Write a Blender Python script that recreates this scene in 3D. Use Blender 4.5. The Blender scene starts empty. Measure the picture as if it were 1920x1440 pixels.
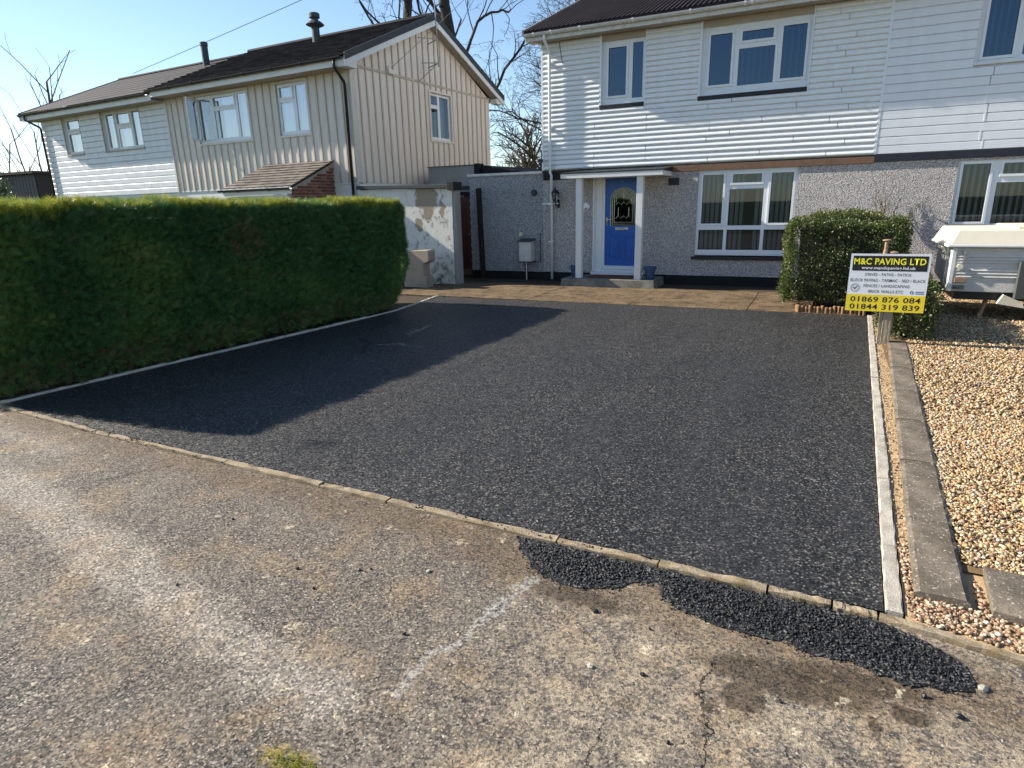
import bpy, bmesh, math, random
import numpy as np
from mathutils import Vector, Matrix
R = math.radians
random.seed(7)
rng = np.random.default_rng(11)
SC = bpy.context.scene
COL = SC.collection

# ------------------------------------------------------------------ camera
F_PX, PITCH, YAW, ROLL, EYE = 1175.0, R(15.87), R(-26.1), R(-1.34), 1.75
cam = bpy.data.cameras.new('camera')
cam.sensor_width = 36.0
cam.lens = F_PX / 1920.0 * 36.0
cam.clip_start = 0.05
cam.clip_end = 2000.0
camo = bpy.data.objects.new('camera', cam)
COL.objects.link(camo)
fw = Vector((math.sin(YAW) * math.cos(PITCH), math.cos(YAW) * math.cos(PITCH), -math.sin(PITCH)))
rt = Vector((math.cos(YAW), -math.sin(YAW), 0))
up = rt.cross(fw)
rt2 = rt * math.cos(ROLL) + up * math.sin(ROLL)
up2 = up * math.cos(ROLL) - rt * math.sin(ROLL)
camo.matrix_world = Matrix(((rt2.x, up2.x, -fw.x, 0), (rt2.y, up2.y, -fw.y, 0), (rt2.z, up2.z, -fw.z, EYE), (0, 0, 0, 1)))
SC.camera = camo

# ------------------------------------------------------------------ sky, sun, exposure
SUN_EL, SUN_AZ = R(31.2), R(7.0)          # light travels towards +X, 7 degrees towards +Y
trav = Vector((math.cos(SUN_AZ) * math.cos(SUN_EL), math.sin(SUN_AZ) * math.cos(SUN_EL), -math.sin(SUN_EL)))
world = bpy.data.worlds.new('World')
SC.world = world
world.use_nodes = True
wn = world.node_tree
bg = wn.nodes['Background']
sky = wn.nodes.new('ShaderNodeTexSky')
sky.sky_type = 'NISHITA'
sky.sun_disc = False
sky.sun_elevation = SUN_EL
sky.sun_rotation = math.atan2(-trav.x, -trav.y)
sky.air_density = 1.0
sky.dust_density = 0.12
sky.ozone_density = 2.2
wn.links.new(sky.outputs[0], bg.inputs[0])
bg.inputs[1].default_value = 0.088
sl = bpy.data.lights.new('sun', 'SUN')
sl.energy = 5.0
sl.angle = R(0.53)
sl.color = (1.0, 0.93, 0.82)
slo = bpy.data.objects.new('sun', sl)
COL.objects.link(slo)
slo.rotation_euler = trav.to_track_quat('-Z', 'Y').to_euler()
slo.location = (-20, -4, 14)
SC.view_settings.view_transform = 'Standard'
SC.view_settings.look = 'None'
SC.view_settings.exposure = 1.1
SC.view_settings.gamma = 1.0
SC.cycles.max_bounces = 5
SC.cycles.diffuse_bounces = 3
SC.cycles.glossy_bounces = 3
SC.cycles.transparent_max_bounces = 12

# ------------------------------------------------------------------ node helpers
def nd(nt, t, out=0, props=None, **inp):
    n = nt.nodes.new(t)
    for k, v in (props or {}).items():
        setattr(n, k, v)
    for k, v in inp.items():
        s = n.inputs[int(k[1:])] if k[0] == '_' else n.inputs[k]
        if isinstance(v, bpy.types.NodeSocket):
            nt.links.new(v, s)
        else:
            s.default_value = v
    return n.outputs[out]
def c4(c):
    return (c, c, c, 1) if isinstance(c, (int, float)) else (c[0], c[1], c[2], 1)
def mix(nt, f, a, b, blend='MIX'):
    n = nt.nodes.new('ShaderNodeMix'); n.data_type = 'RGBA'; n.blend_type = blend
    for i, v in ((0, f), (6, a), (7, b)):
        if isinstance(v, bpy.types.NodeSocket): nt.links.new(v, n.inputs[i])
        elif i == 0: n.inputs[0].default_value = v
        else: n.inputs[i].default_value = c4(v)
    return n.outputs[2]
def ramp(nt, f, stops):
    n = nt.nodes.new('ShaderNodeValToRGB'); e = n.color_ramp.elements
    while len(e) < len(stops): e.new(0.5)
    for el, (p, c) in zip(e, stops):
        el.position = p; el.color = c4(c)
    nt.links.new(f, n.inputs[0]); return n.outputs[0]
def mr(nt, v, a, b, c=0.0, d=1.0):
    return nd(nt, 'ShaderNodeMapRange', 0, {'clamp': True}, Value=v, _1=a, _2=b, _3=c, _4=d)
def ma(nt, op, a, b=0.0):
    return nd(nt, 'ShaderNodeMath', 0, {'operation': op}, _0=a, _1=b)
def vm(nt, op, a, b=(0, 0, 0), out=0):
    return nd(nt, 'ShaderNodeVectorMath', out, {'operation': op}, _0=a, _1=b)
def noise(nt, v, s, d=4, r=0.55, out=0, dim='3D'):
    return nd(nt, 'ShaderNodeTexNoise', out, {'noise_dimensions': dim}, Vector=v, Scale=s, Detail=d, Roughness=r)
def vor(nt, v, s, out=0, feat='F1', rand=1.0, dim='3D'):
    return nd(nt, 'ShaderNodeTexVoronoi', out, {'feature': feat, 'voronoi_dimensions': dim}, Vector=v, Scale=s, Randomness=rand)
def coord(nt, which='Object'):
    return nt.nodes.new('ShaderNodeTexCoord').outputs[which]
def scalev(nt, v, s):
    return vm(nt, 'MULTIPLY', v, s)
def bump(nt, h, dist, strength=1.0, prev=None):
    n = nt.nodes.new('ShaderNodeBump')
    n.inputs['Distance'].default_value = dist; n.inputs['Strength'].default_value = strength
    nt.links.new(h, n.inputs['Height'])
    if prev is not None: nt.links.new(prev, n.inputs['Normal'])
    return n.outputs[0]
def newmat(name, rough=0.7, spec=0.4, metal=0.0):
    m = bpy.data.materials.new(name); m.use_nodes = True
    nt = m.node_tree; b = nt.nodes['Principled BSDF']
    b.inputs['Roughness'].default_value = rough
    b.inputs['Specular IOR Level'].default_value = spec
    b.inputs['Metallic'].default_value = metal
    return m, nt, b
def facet(nt, cellcol, k, prev=None):
    """each stone chip gets its own tilt"""
    nrm = prev if prev is not None else nt.nodes.new('ShaderNodeNewGeometry').outputs['Normal']
    return vm(nt, 'NORMALIZE', vm(nt, 'ADD', nrm, vm(nt, 'MULTIPLY', vm(nt, 'SUBTRACT', cellcol, (0.5, 0.5, 0.5)), (k, k, 0))))
def put(nt, b, col=None, nrm=None, rough=None):
    if col is not None:
        if isinstance(col, bpy.types.NodeSocket): nt.links.new(col, b.inputs['Base Color'])
        else: b.inputs['Base Color'].default_value = c4(col)
    if nrm is not None: nt.links.new(nrm, b.inputs['Normal'])
    if rough is not None: nt.links.new(rough, b.inputs['Roughness'])
def seg(nt, p, a, b_, w, soft):
    ba = (b_[0] - a[0], b_[1] - a[1], 0); L2 = ba[0] ** 2 + ba[1] ** 2
    pa = vm(nt, 'SUBTRACT', p, (a[0], a[1], 0))
    h = nd(nt, 'ShaderNodeMath', 0, {'operation': 'MULTIPLY', 'use_clamp': True}, _0=vm(nt, 'DOT_PRODUCT', pa, ba, 1), _1=1 / L2)
    n = nt.nodes.new('ShaderNodeVectorMath'); n.operation = 'SCALE'; n.inputs[0].default_value = ba; nt.links.new(h, n.inputs['Scale'])
    d = vm(nt, 'LENGTH', vm(nt, 'SUBTRACT', pa, n.outputs[0]), (0, 0, 0), 1)
    return mr(nt, d, w, w + soft, 1, 0)
def ell(nt, p, c, r, soft=0.35):
    q = vm(nt, 'DIVIDE', vm(nt, 'SUBTRACT', p, (c[0], c[1], 0)), (r[0], r[1], 1))
    return mr(nt, vm(nt, 'LENGTH', q, (0, 0, 0), 1), 1 - soft, 1 + soft, 1, 0)
def mx(nt, *ms):
    o = ms[0]
    for m in ms[1:]: o = ma(nt, 'MAXIMUM', o, m)
    return o
def flat2(nt, v):
    return vm(nt, 'MULTIPLY', v, (1, 1, 0))

# ------------------------------------------------------------------ materials
MAT = {}
def plain(name, col, rough=0.6, spec=0.4, dirt=0.12, dscale=6.0, dcol=None, bmp=0.0, bscale=80, metal=0.0):
    """paint / plastic / metal with uneven tone and a little grime"""
    m, nt, b = newmat(name, rough, spec, metal)
    v = coord(nt)
    n1 = noise(nt, v, dscale, 6, 0.65)
    dark = dcol if dcol else tuple(x * 0.55 for x in col)
    c = mix(nt, mr(nt, n1, 0.45, 0.8, 0, dirt * 2.2), col, dark)
    nrm = bump(nt, noise(nt, v, bscale, 3), bmp, 1.0) if bmp else None
    put(nt, b, c, nrm, mr(nt, n1, 0.3, 0.7, rough - 0.08, rough + 0.1))
    MAT[name] = m; return m
plain('white_upvc', (0.78, 0.79, 0.80), 0.35, 0.5, 0.05)
plain('white_paint', (0.74, 0.73, 0.70), 0.55, 0.4, 0.10)
plain('white_gutter', (0.66, 0.65, 0.61), 0.5, 0.4, 0.3, 9, (0.30, 0.28, 0.23))
plain('black_paint', (0.012, 0.012, 0.014), 0.45, 0.4, 0.1)
plain('black_plinth', (0.010, 0.010, 0.012), 0.75, 0.3, 0.2, 5, (0.03, 0.03, 0.03))
plain('black_plastic', (0.014, 0.015, 0.016), 0.4, 0.5, 0.1)
plain('navy_band', (0.018, 0.020, 0.032), 0.55, 0.4, 0.2)
plain('soffit_beige', (0.42, 0.36, 0.29), 0.7, 0.3, 0.15)
plain('brown_timber', (0.20, 0.115, 0.075), 0.7, 0.3, 0.25, 8, None, 0.002, 60)
plain('dark_timber', (0.028, 0.018, 0.014), 0.75, 0.3, 0.2, 12, None, 0.002, 60)
plain('metal_grey', (0.45, 0.46, 0.47), 0.35, 0.5, 0.2, 9, None, 0, 80, 0.9)
plain('chrome', (0.75, 0.76, 0.78), 0.18, 0.5, 0.02, 9, None, 0, 80, 1.0)
plain('blue_pot', (0.035, 0.075, 0.17), 0.45, 0.4, 0.15)
plain('cream_plastic', (0.70, 0.64, 0.42), 0.5, 0.4, 0.15)
plain('curtain_white', (0.80, 0.83, 0.86), 0.85, 0.2, 0.03)
plain('blind_grey', (0.52, 0.50, 0.50), 0.85, 0.2, 0.05)
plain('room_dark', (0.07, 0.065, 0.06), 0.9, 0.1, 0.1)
plain('flue_metal', (0.05, 0.06, 0.062), 0.6, 0.4, 0.2)
plain('sign_white', (0.80, 0.81, 0.84), 0.35, 0.5, 0.02)
plain('sign_yellow', (0.86, 0.66, 0.03), 0.35, 0.5, 0.02)
plain('sign_black', (0.010, 0.011, 0.012), 0.35, 0.5, 0.02)
plain('ink_black', (0.015, 0.015, 0.016), 0.4, 0.4, 0.0)
plain('ink_grey', (0.07, 0.07, 0.09), 0.4, 0.4, 0.0)
plain('ink_yellow', (0.95, 0.86, 0.05), 0.4, 0.4, 0.0)
plain('ink_white', (0.85, 0.85, 0.86), 0.4, 0.4, 0.0)
plain('ink_blue', (0.03, 0.12, 0.32), 0.4, 0.4, 0.0)
plain('ink_silver', (0.42, 0.43, 0.42), 0.4, 0.4, 0.0)
plain('rust_metal', (0.33, 0.21, 0.14), 0.7, 0.4, 0.3, 30, (0.14, 0.08, 0.05))
plain('rubber', (0.02, 0.02, 0.021), 0.75, 0.3, 0.2)
plain('trailer_grey', (0.07, 0.075, 0.07), 0.6, 0.4, 0.2)
plain('trailer_cream', (0.72, 0.66, 0.52), 0.45, 0.4, 0.12, 5, (0.42, 0.36, 0.26))
plain('aerial_metal', (0.30, 0.30, 0.31), 0.5, 0.5, 0.2, 9, None, 0, 80, 0.6)
plain('wire_black', (0.09, 0.095, 0.105), 0.7, 0.3, 0.0)

def mat_clad(name, col, grime, gcol, streak=True):
    m, nt, b = newmat(name, 0.42, 0.4)
    v = coord(nt)
    n1 = noise(nt, scalev(nt, v, (2.2, 2.2, 0.45)) if streak else v, 3.0, 6, 0.65)
    n2 = noise(nt, v, 26, 4, 0.6)
    c = mix(nt, mr(nt, n1, 0.42, 0.78, 0, grime), col, gcol)
    c = mix(nt, mr(nt, n2, 0.5, 0.85, 0, grime * 0.8), c, gcol)
    put(nt, b, c, bump(nt, noise(nt, v, 7, 2), 0.004, 0.35))
    MAT[name] = m
mat_clad('clad_near', (0.82, 0.82, 0.81), 0.20, (0.52, 0.49, 0.44))
mat_clad('clad_next', (0.78, 0.79, 0.81), 0.18, (0.50, 0.48, 0.46))
mat_clad('clad_far', (0.70, 0.71, 0.72), 0.40, (0.40, 0.40, 0.40))
mat_clad('beige_front', (0.67, 0.62, 0.55), 0.5, (0.42, 0.375, 0.32))
mat_clad('beige_side', (0.80, 0.705, 0.60), 0.5, (0.55, 0.47, 0.40))
mat_clad('beige_batten', (0.60, 0.49, 0.385), 0.7, (0.22, 0.17, 0.13))

def mat_pebbledash(name, tint, lo, hi, sc=62):
    m, nt, b = newmat(name, 0.85, 0.25)
    v = coord(nt)
    cell = vor(nt, v, sc, 1)
    g = nd(nt, 'ShaderNodeSeparateColor', 0, None, _0=cell)
    d = vor(nt, v, sc, 0)
    c = ramp(nt, g, [(0.0, tuple(x * lo for x in tint)), (0.45, tuple(x * (lo + hi) / 2 for x in tint)), (0.8, tuple(x * hi for x in tint)), (1.0, (hi * 1.15, hi * 1.1, hi * 1.02))])
    c = mix(nt, mr(nt, d, 0.45, 0.8), c, tuple(x * lo * 0.75 for x in tint))
    big = noise(nt, v, 1.3, 5, 0.6)
    c = mix(nt, mr(nt, big, 0.45, 0.75, 0, 0.35), c, tuple(x * lo for x in tint))
    h = ma(nt, 'ADD', ma(nt, 'MULTIPLY', d, -1.0), ma(nt, 'MULTIPLY', noise(nt, v, sc * 0.55, 3), 0.9))
    put(nt, b, c, bump(nt, h, 0.022, 0.9))
    MAT[name] = m
mat_pebbledash('dash_near', (1.0, 0.915, 0.87), 0.38, 0.78)
mat_pebbledash('dash_ext', (0.95, 0.95, 0.97), 0.28, 0.62)

def mat_glass(name, refl, tint, gcol=(0.95, 0.97, 1)):
    m = bpy.data.materials.new(name); m.use_nodes = True
    nt = m.node_tree; nt.nodes.clear()
    out = nt.nodes.new('ShaderNodeOutputMaterial')
    tr = nd(nt, 'ShaderNodeBsdfTransparent', 0, None, Color=c4(tint))
    gl = nd(nt, 'ShaderNodeBsdfGlossy', 0, None, Color=c4(gcol), Roughness=0.015)
    lw = nd(nt, 'ShaderNodeLayerWeight', 0, None, Blend=0.35)
    f = mr(nt, lw, 0, 1, refl, 1.0)
    ms = nt.nodes.new('ShaderNodeMixShader')
    nt.links.new(f, ms.inputs[0]); nt.links.new(tr, ms.inputs[1]); nt.links.new(gl, ms.inputs[2])
    nt.links.new(ms.outputs[0], out.inputs[0])
    MAT[name] = m
mat_glass('glass_upper', 0.08, (0.28, 0.43, 0.62), (0.50, 0.70, 0.95))
mat_glass('glass_lower', 0.03, (0.60, 0.64, 0.66), (0.7, 0.85, 1.0))
mat_glass('glass_far', 0.25, (0.85, 0.9, 0.95))

def mat_tarmac(name):
    m, nt, b = newmat(name, 0.55, 0.32)
    v = coord(nt); p2 = v
    n2 = lambda sc, d=3, r=0.6, out=0: noise(nt, p2, sc, d, r, out, '2D')
    wj = vm(nt, 'ADD', v, vm(nt, 'MULTIPLY', vm(nt, 'SUBTRACT', n2(70, 1, 0.5, 1), (0.5, 0.5, 0.5)), (0.008, 0.008, 0)))
    cell = vor(nt, wj, 100, 1, dim='2D'); d = vor(nt, wj, 100, 0, dim='2D')
    g = nd(nt, 'ShaderNodeSeparateColor', 2, None, _0=cell)
    c = ramp(nt, g, [(0, (0.006, 0.0055, 0.005)), (0.42, (0.018, 0.017, 0.0155)), (0.68, (0.046, 0.043, 0.039)), (0.87, (0.100, 0.094, 0.086)), (1.0, (0.24, 0.225, 0.205))])
    c = mix(nt, mr(nt, d, 0.42, 0.75), c, (0.003, 0.003, 0.004))
    big = n2(0.8, 4, 0.6)
    c = mix(nt, mr(nt, big, 0.38, 0.68, 0, 0.4), c, (0.017, 0.017, 0.019))
    lanes = noise(nt, vm(nt, 'MULTIPLY', v, (2.4, 0.22, 1)), 1.0, 3, 0.6, 0, '2D')
    c = mix(nt, mr(nt, lanes, 0.42, 0.62, 0, 0.35), c, mix(nt, 0.5, c, (0.055, 0.054, 0.054)))
    c = mix(nt, mr(nt, n2(11, 4, 0.7), 0.56, 0.72, 0, 0.5), c, (0.008, 0.008, 0.010))
    w = vm(nt, 'ADD', p2, vm(nt, 'MULTIPLY', vm(nt, 'SUBTRACT', n2(5, 2, 0.6, 1), (0.5, 0.5, 0.5)), (0.22, 0.22, 0)))
    w = vm(nt, 'MULTIPLY', w, (1, 1, 0))
    dust = mx(nt, seg(nt, w, (-5.34, 8.1), (-5.26, 7.35), 0.012, 0.02), seg(nt, w, (-5.0, 6.75), (-4.55, 6.72), 0.012, 0.02), seg(nt, w, (-5.22, 6.6), (-5.0, 6.75), 0.012, 0.02))
    c = mix(nt, ma(nt, 'MULTIPLY', dust, 0.75), c, (0.24, 0.21, 0.18))
    damp = mx(nt, seg(nt, w, (-5.75, 6.9), (-5.35, 6.6), 0.015, 0.03), seg(nt, w, (-5.35, 6.6), (-5.1, 6.1), 0.02, 0.03), ell(nt, w, (-3.35, 3.45), (0.16, 0.09)))
    c = mix(nt, ma(nt, 'MULTIPLY', damp, 0.8), c, (0.004, 0.004, 0.006))
    n1 = bump(nt, n2(1.3, 3), 0.03, 0.4)
    put(nt, b, c, facet(nt, cell, 0.75, n1), mr(nt, g, 0, 1, 0.62, 0.42))
    MAT[name] = m
mat_tarmac('tarmac')

def mat_pavement():
    m, nt, b = newmat('old_pavement', 0.85, 0.25)
    v = coord(nt); p2 = vm(nt, 'MULTIPLY', v, (1, 1, 0))
    n2 = lambda sc, d=3, r=0.62, out=0: noise(nt, p2, sc, d, r, out, '2D')
    wv = vm(nt, 'SUBTRACT', n2(3.2, 4, 0.62, 1), (0.5, 0.5, 0.5))
    p = vm(nt, 'ADD', p2, vm(nt, 'MULTIPLY', wv, (0.45, 0.45, 0)))
    wf = vm(nt, 'SUBTRACT', n2(16, 4, 0.65, 1), (0.5, 0.5, 0.5))
    pf = vm(nt, 'ADD', p2, vm(nt, 'MULTIPLY', wf, (0.11, 0.11, 0)))
    wj = vm(nt, 'ADD', p2, vm(nt, 'MULTIPLY', vm(nt, 'SUBTRACT', n2(60, 1, 0.5, 1), (0.5, 0.5, 0.5)), (0.012, 0.012, 0)))
    cell = vor(nt, wj, 112, 1, dim='2D'); d = vor(nt, wj, 112, 0, dim='2D')
    g = nd(nt, 'ShaderNodeSeparateColor', 2, None, _0=cell)
    fine = n2(230, 2, 0.7); mid = n2(34, 4, 0.7); med = n2(7.5, 5, 0.68); big = n2(1.7, 5, 0.66)
    chips = ramp(nt, g, [(0, (0.055, 0.047, 0.041)), (0.35, (0.13, 0.11, 0.09)), (0.7, (0.215, 0.183, 0.148)), (0.92, (0.32, 0.275, 0.22)), (1, (0.50, 0.45, 0.38))])
    c = mix(nt, mr(nt, d, 0.36, 0.66), chips, (0.045, 0.037, 0.029))
    sand = ramp(nt, fine, [(0.3, (0.075, 0.060, 0.047)), (0.52, (0.21, 0.172, 0.130)), (0.75, (0.36, 0.305, 0.24))])
    worn = mr(nt, ma(nt, 'ADD', ma(nt, 'MULTIPLY', big, 0.55), ma(nt, 'MULTIPLY', mid, 0.45)), 0.44, 0.58)
    c = mix(nt, ma(nt, 'MULTIPLY', worn, 0.42), c, sand)
    c = mix(nt, 0.28, c, (0.085, 0.075, 0.066))
    pb = vm(nt, 'ADD', p2, vm(nt, 'MULTIPLY', wv, (0.22, 0.22, 0)))
    band = mx(nt, seg(nt, pb, (-7.0, 2.30), (-4.6, 2.02), 0.10, 0.12), seg(nt, pb, (-4.6, 2.02), (-3.0, 1.68), 0.09, 0.10), seg(nt, pb, (-3.0, 1.68), (-1.5, 1.42), 0.06, 0.12), ma(nt, 'MULTIPLY', seg(nt, pb, (-7, 2.75), (-5.2, 2.55), 0.03, 0.2), 0.6))
    c = mix(nt, ma(nt, 'MULTIPLY', band, 0.45), c, ramp(nt, g, [(0, (0.18, 0.15, 0.118)), (0.5, (0.33, 0.285, 0.23)), (1, (0.52, 0.47, 0.40))]))
    right = mr(nt, nd(nt, 'ShaderNodeSeparateXYZ', 0, None, _0=p), -1.4, -0.7)
    c = mix(nt, ma(nt, 'MULTIPLY', right, mr(nt, ma(nt, 'ADD', ma(nt, 'MULTIPLY', med, 0.6), ma(nt, 'MULTIPLY', mid, 0.4)), 0.42, 0.56, 0, 0.9)), c, ramp(nt, fine, [(0.3, (0.13, 0.10, 0.070)), (0.55, (0.30, 0.245, 0.175)), (0.8, (0.50, 0.43, 0.33))]))
    c = mix(nt, mr(nt, ma(nt, 'ADD', ma(nt, 'MULTIPLY', n2(2.6, 4), 0.6), ma(nt, 'MULTIPLY', mid, 0.4)), 0.50, 0.66, 0, 0.4), c, (0.30, 0.20, 0.10))
    soil = mx(nt, seg(nt, p, (-8, 3.0), (-3.6, 2.80), 0.04, 0.26), seg(nt, p, (-3.6, 2.78), (-1.4, 2.68), 0.06, 0.24), seg(nt, p, (-1.25, 2.62), (0.7, 2.40), 0.10, 0.20))
    c = mix(nt, ma(nt, 'MULTIPLY', soil, mr(nt, mid, 0.30, 0.62, 0.15, 0.85)), c, ramp(nt, fine, [(0.3, (0.045, 0.029, 0.017)), (0.7, (0.18, 0.12, 0.068))]))
    damp = mx(nt, ell(nt, pf, (0.02, 2.22), (0.30, 0.09), 0.2), ell(nt, pf, (0.28, 2.33), (0.24, 0.06), 0.2), ell(nt, pf, (-0.09, 2.08), (0.07, 0.08), 0.2), ell(nt, pf, (0.45, 2.225), (0.055, 0.045), 0.15), ell(nt, pf, (-0.85, 2.40), (0.24, 0.06)), ell(nt, pf, (0.33, 2.12), (0.02, 0.05), 0.2), ell(nt, pf, (-0.2, 1.98), (0.03, 0.03), 0.2))
    c = mix(nt, ma(nt, 'MULTIPLY', damp, 0.82), c, ramp(nt, fine, [(0.3, (0.018, 0.013, 0.008)), (0.7, (0.085, 0.062, 0.040))]))
    cem = ma(nt, 'MULTIPLY', mx(nt, seg(nt, pb, (-1.13, 2.40), (-1.22, 2.05), 0.014, 0.016), seg(nt, pb, (-1.21, 2.03), (-1.27, 1.54), 0.008, 0.014), seg(nt, pf, (-1.10, 2.46), (-1.16, 2.36), 0.016, 0.02)), mr(nt, mid, 0.40, 0.54))
    c = mix(nt, ma(nt, 'MULTIPLY', cem, 0.6), c, ramp(nt, fine, [(0.3, (0.20, 0.195, 0.18)), (0.7, (0.46, 0.45, 0.42))]))
    c = mix(nt, mr(nt, med, 0.66, 0.71, 0, 0.65), c, (0.50, 0.43, 0.30))
    c = mix(nt, mr(nt, med, 0.32, 0.27, 0, 0.6), c, (0.05, 0.042, 0.036))
    cr = mx(nt, seg(nt, pf, (-0.225, 2.20), (-0.25, 2.02), 0.002, 0.004), seg(nt, pf, (-0.25, 2.02), (-0.19, 1.90), 0.0015, 0.004), seg(nt, pf, (-0.19, 1.90), (-0.17, 1.5), 0.002, 0.004),
            seg(nt, pf, (-0.1, 2.26), (0.2, 2.27), 0.001, 0.003), seg(nt, pf, (-0.52, 1.75), (-0.53, 1.2), 0.001, 0.003), seg(nt, pf, (0.05, 1.9), (0.12, 1.8), 0.001, 0.003))
    joint = ma(nt, 'MULTIPLY', seg(nt, pf, (-4.10, 2.72), (-4.35, 2.30), 0.004, 0.010), 0.7)
    c = mix(nt, mx(nt, cr, joint), c, (0.016, 0.012, 0.008))
    c = mix(nt, ma(nt, 'MULTIPLY', ell(nt, pf, (-1.42, 1.16), (0.12, 0.05)), mr(nt, mid, 0.38, 0.5, 0, 0.75)), c, (0.22, 0.16, 0.03))
    n1 = bump(nt, ma(nt, 'SUBTRACT', ma(nt, 'ADD', n2(2.0, 2), ma(nt, 'MULTIPLY', n2(120, 2), 0.10)), ma(nt, 'MULTIPLY', cr, 0.3)), 0.05, 0.5)
    put(nt, b, c, facet(nt, cell, 0.72, n1))
    MAT['old_pavement'] = m
mat_pavement()

def mat_concrete(name, base, dark, moss=0.0, sc=1.0, mosscol=(0.10, 0.085, 0.025), lichen=0.0):
    m, nt, b = newmat(name, 0.85, 0.25)
    v = coord(nt)
    n1 = noise(nt, v, 2.2 * sc, 7, 0.68); n2 = noise(nt, v, 34 * sc, 5, 0.7); n3 = noise(nt, v, 150, 3, 0.7)
    c = mix(nt, mr(nt, n1, 0.35, 0.68), base, dark)
    c = mix(nt, mr(nt, n2, 0.42, 0.7, 0, 0.6), c, dark)
    c = mix(nt, mr(nt, n3, 0.35, 0.75, 0, 0.35), c, tuple(min(1, x * 1.5) for x in base))
    if moss:
        c = mix(nt, mr(nt, noise(nt, v, 5 * sc, 6, 0.7), 0.48, 0.66, 0, moss), c, mosscol)
    if lichen:
        c = mix(nt, mr(nt, noise(nt, v, 60, 3, 0.6), 0.60, 0.66, 0, lichen), c, (0.55, 0.50, 0.42))
    h = ma(nt, 'ADD', n2, ma(nt, 'MULTIPLY', n3, 0.5))
    put(nt, b, c, bump(nt, h, 0.006, 0.8))
    MAT[name] = m
mat_concrete('edging_front', (0.36, 0.29, 0.20), (0.15, 0.115, 0.075), 0.6, 2.2, (0.17, 0.115, 0.04))
mat_concrete('edging_pale', (0.58, 0.54, 0.46), (0.33, 0.29, 0.23), 0.1, 1.5)
mat_concrete('edging_side', (0.50, 0.46, 0.39), (0.24, 0.205, 0.16), 0.25, 2.2, (0.16, 0.12, 0.07))
mat_concrete('coping_slab', (0.20, 0.165, 0.125), (0.055, 0.043, 0.031), 0.6, 1.6, (0.085, 0.070, 0.045), 0.62)
mat_concrete('patio_concrete', (0.19, 0.125, 0.065), (0.040, 0.024, 0.010), 0.9, 0.9, (0.020, 0.016, 0.006), 0.5)
mat_concrete('porch_concrete', (0.26, 0.25, 0.22), (0.08, 0.075, 0.06), 0.5, 1.4, (0.06, 0.06, 0.03))
mat_concrete('pier_concrete', (0.36, 0.30, 0.235), (0.26, 0.215, 0.165), 0.1, 1.0)
mat_concrete('grey_render', (0.34, 0.325, 0.31), (0.22, 0.21, 0.20), 0.15, 0.8, (0.20, 0.19, 0.17))
mat_concrete('soil', (0.075, 0.052, 0.034), (0.028, 0.020, 0.014), 0.3, 3.0, (0.05, 0.05, 0.02))
mat_concrete('sand_bed', (0.48, 0.345, 0.19), (0.30, 0.20, 0.105), 0.2, 2.0, (0.22, 0.15, 0.08))
mat_concrete('gravel_dirt', (0.20, 0.13, 0.065), (0.10, 0.065, 0.035), 0.2, 2.0)
mat_concrete('red_tile', (0.17, 0.055, 0.04), (0.07, 0.03, 0.025), 0.2, 2.0)
mat_concrete('trailer_panel', (0.62, 0.60, 0.56), (0.50, 0.48, 0.44), 0.25, 0.8, (0.36, 0.33, 0.24))

def mat_grass():
    m, nt, b = newmat('rough_ground', 0.9, 0.2)
    v = coord(nt)
    c = ramp(nt, noise(nt, v, 0.6, 8, 0.65), [(0.3, (0.035, 0.042, 0.016)), (0.6, (0.07, 0.075, 0.028)), (0.8, (0.12, 0.10, 0.05))])
    put(nt, b, c, bump(nt, noise(nt, v, 9, 6), 0.06))
    MAT['rough_ground'] = m
mat_grass()

def mat_attr(name, stops, rough=0.6, spec=0.35, trans=0.0):
    m, nt, b = newmat(name, rough, spec)
    a = nt.nodes.new('ShaderNodeAttribute'); a.attribute_name = 'rnd'
    c = ramp(nt, a.outputs['Fac'], stops)
    put(nt, b, c)
    if trans:
        out = nt.nodes['Material Output']
        t = nd(nt, 'ShaderNodeBsdfTranslucent', 0, None, Color=c)
        ms = nt.nodes.new('ShaderNodeMixShader'); ms.inputs[0].default_value = trans
        nt.links.new(b.outputs[0], ms.inputs[1]); nt.links.new(t, ms.inputs[2]); nt.links.new(ms.outputs[0], out.inputs[0])
    MAT[name] = m
mat_attr('conifer_leaf', [(0, (0.040, 0.100, 0.038)), (0.45, (0.080, 0.185, 0.060)), (0.8, (0.135, 0.25, 0.068)), (0.95, (0.23, 0.28, 0.07)), (1, (0.24, 0.17, 0.09))], 0.55, 0.35, 0.3)
mat_attr('conifer_tip', [(0, (0.10, 0.16, 0.025)), (0.5, (0.24, 0.28, 0.04)), (1, (0.42, 0.40, 0.07))], 0.6, 0.3, 0.3)  # yellower than the hedge leaf; sunlight on its top put into the colour
mat_attr('privet_leaf', [(0, (0.035, 0.060, 0.016)), (0.5, (0.085, 0.115, 0.030)), (0.85, (0.15, 0.155, 0.045)), (1, (0.27, 0.21, 0.07))], 0.42, 0.4, 0.2)
mat_attr('pale_leaf', [(0, (0.05, 0.08, 0.03)), (0.6, (0.12, 0.15, 0.07)), (1, (0.6, 0.6, 0.5))], 0.5, 0.4, 0.2)
mat_attr('gravel_stone', [(0, (0.10, 0.055, 0.03)), (0.15, (0.28, 0.165, 0.07)), (0.38, (0.44, 0.29, 0.125)), (0.6, (0.50, 0.37, 0.20)), (0.78, (0.56, 0.48, 0.34)), (0.88, (0.20, 0.18, 0.165)), (0.95, (0.34, 0.14, 0.08)), (1, (0.68, 0.63, 0.53))], 0.65, 0.35)
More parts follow.
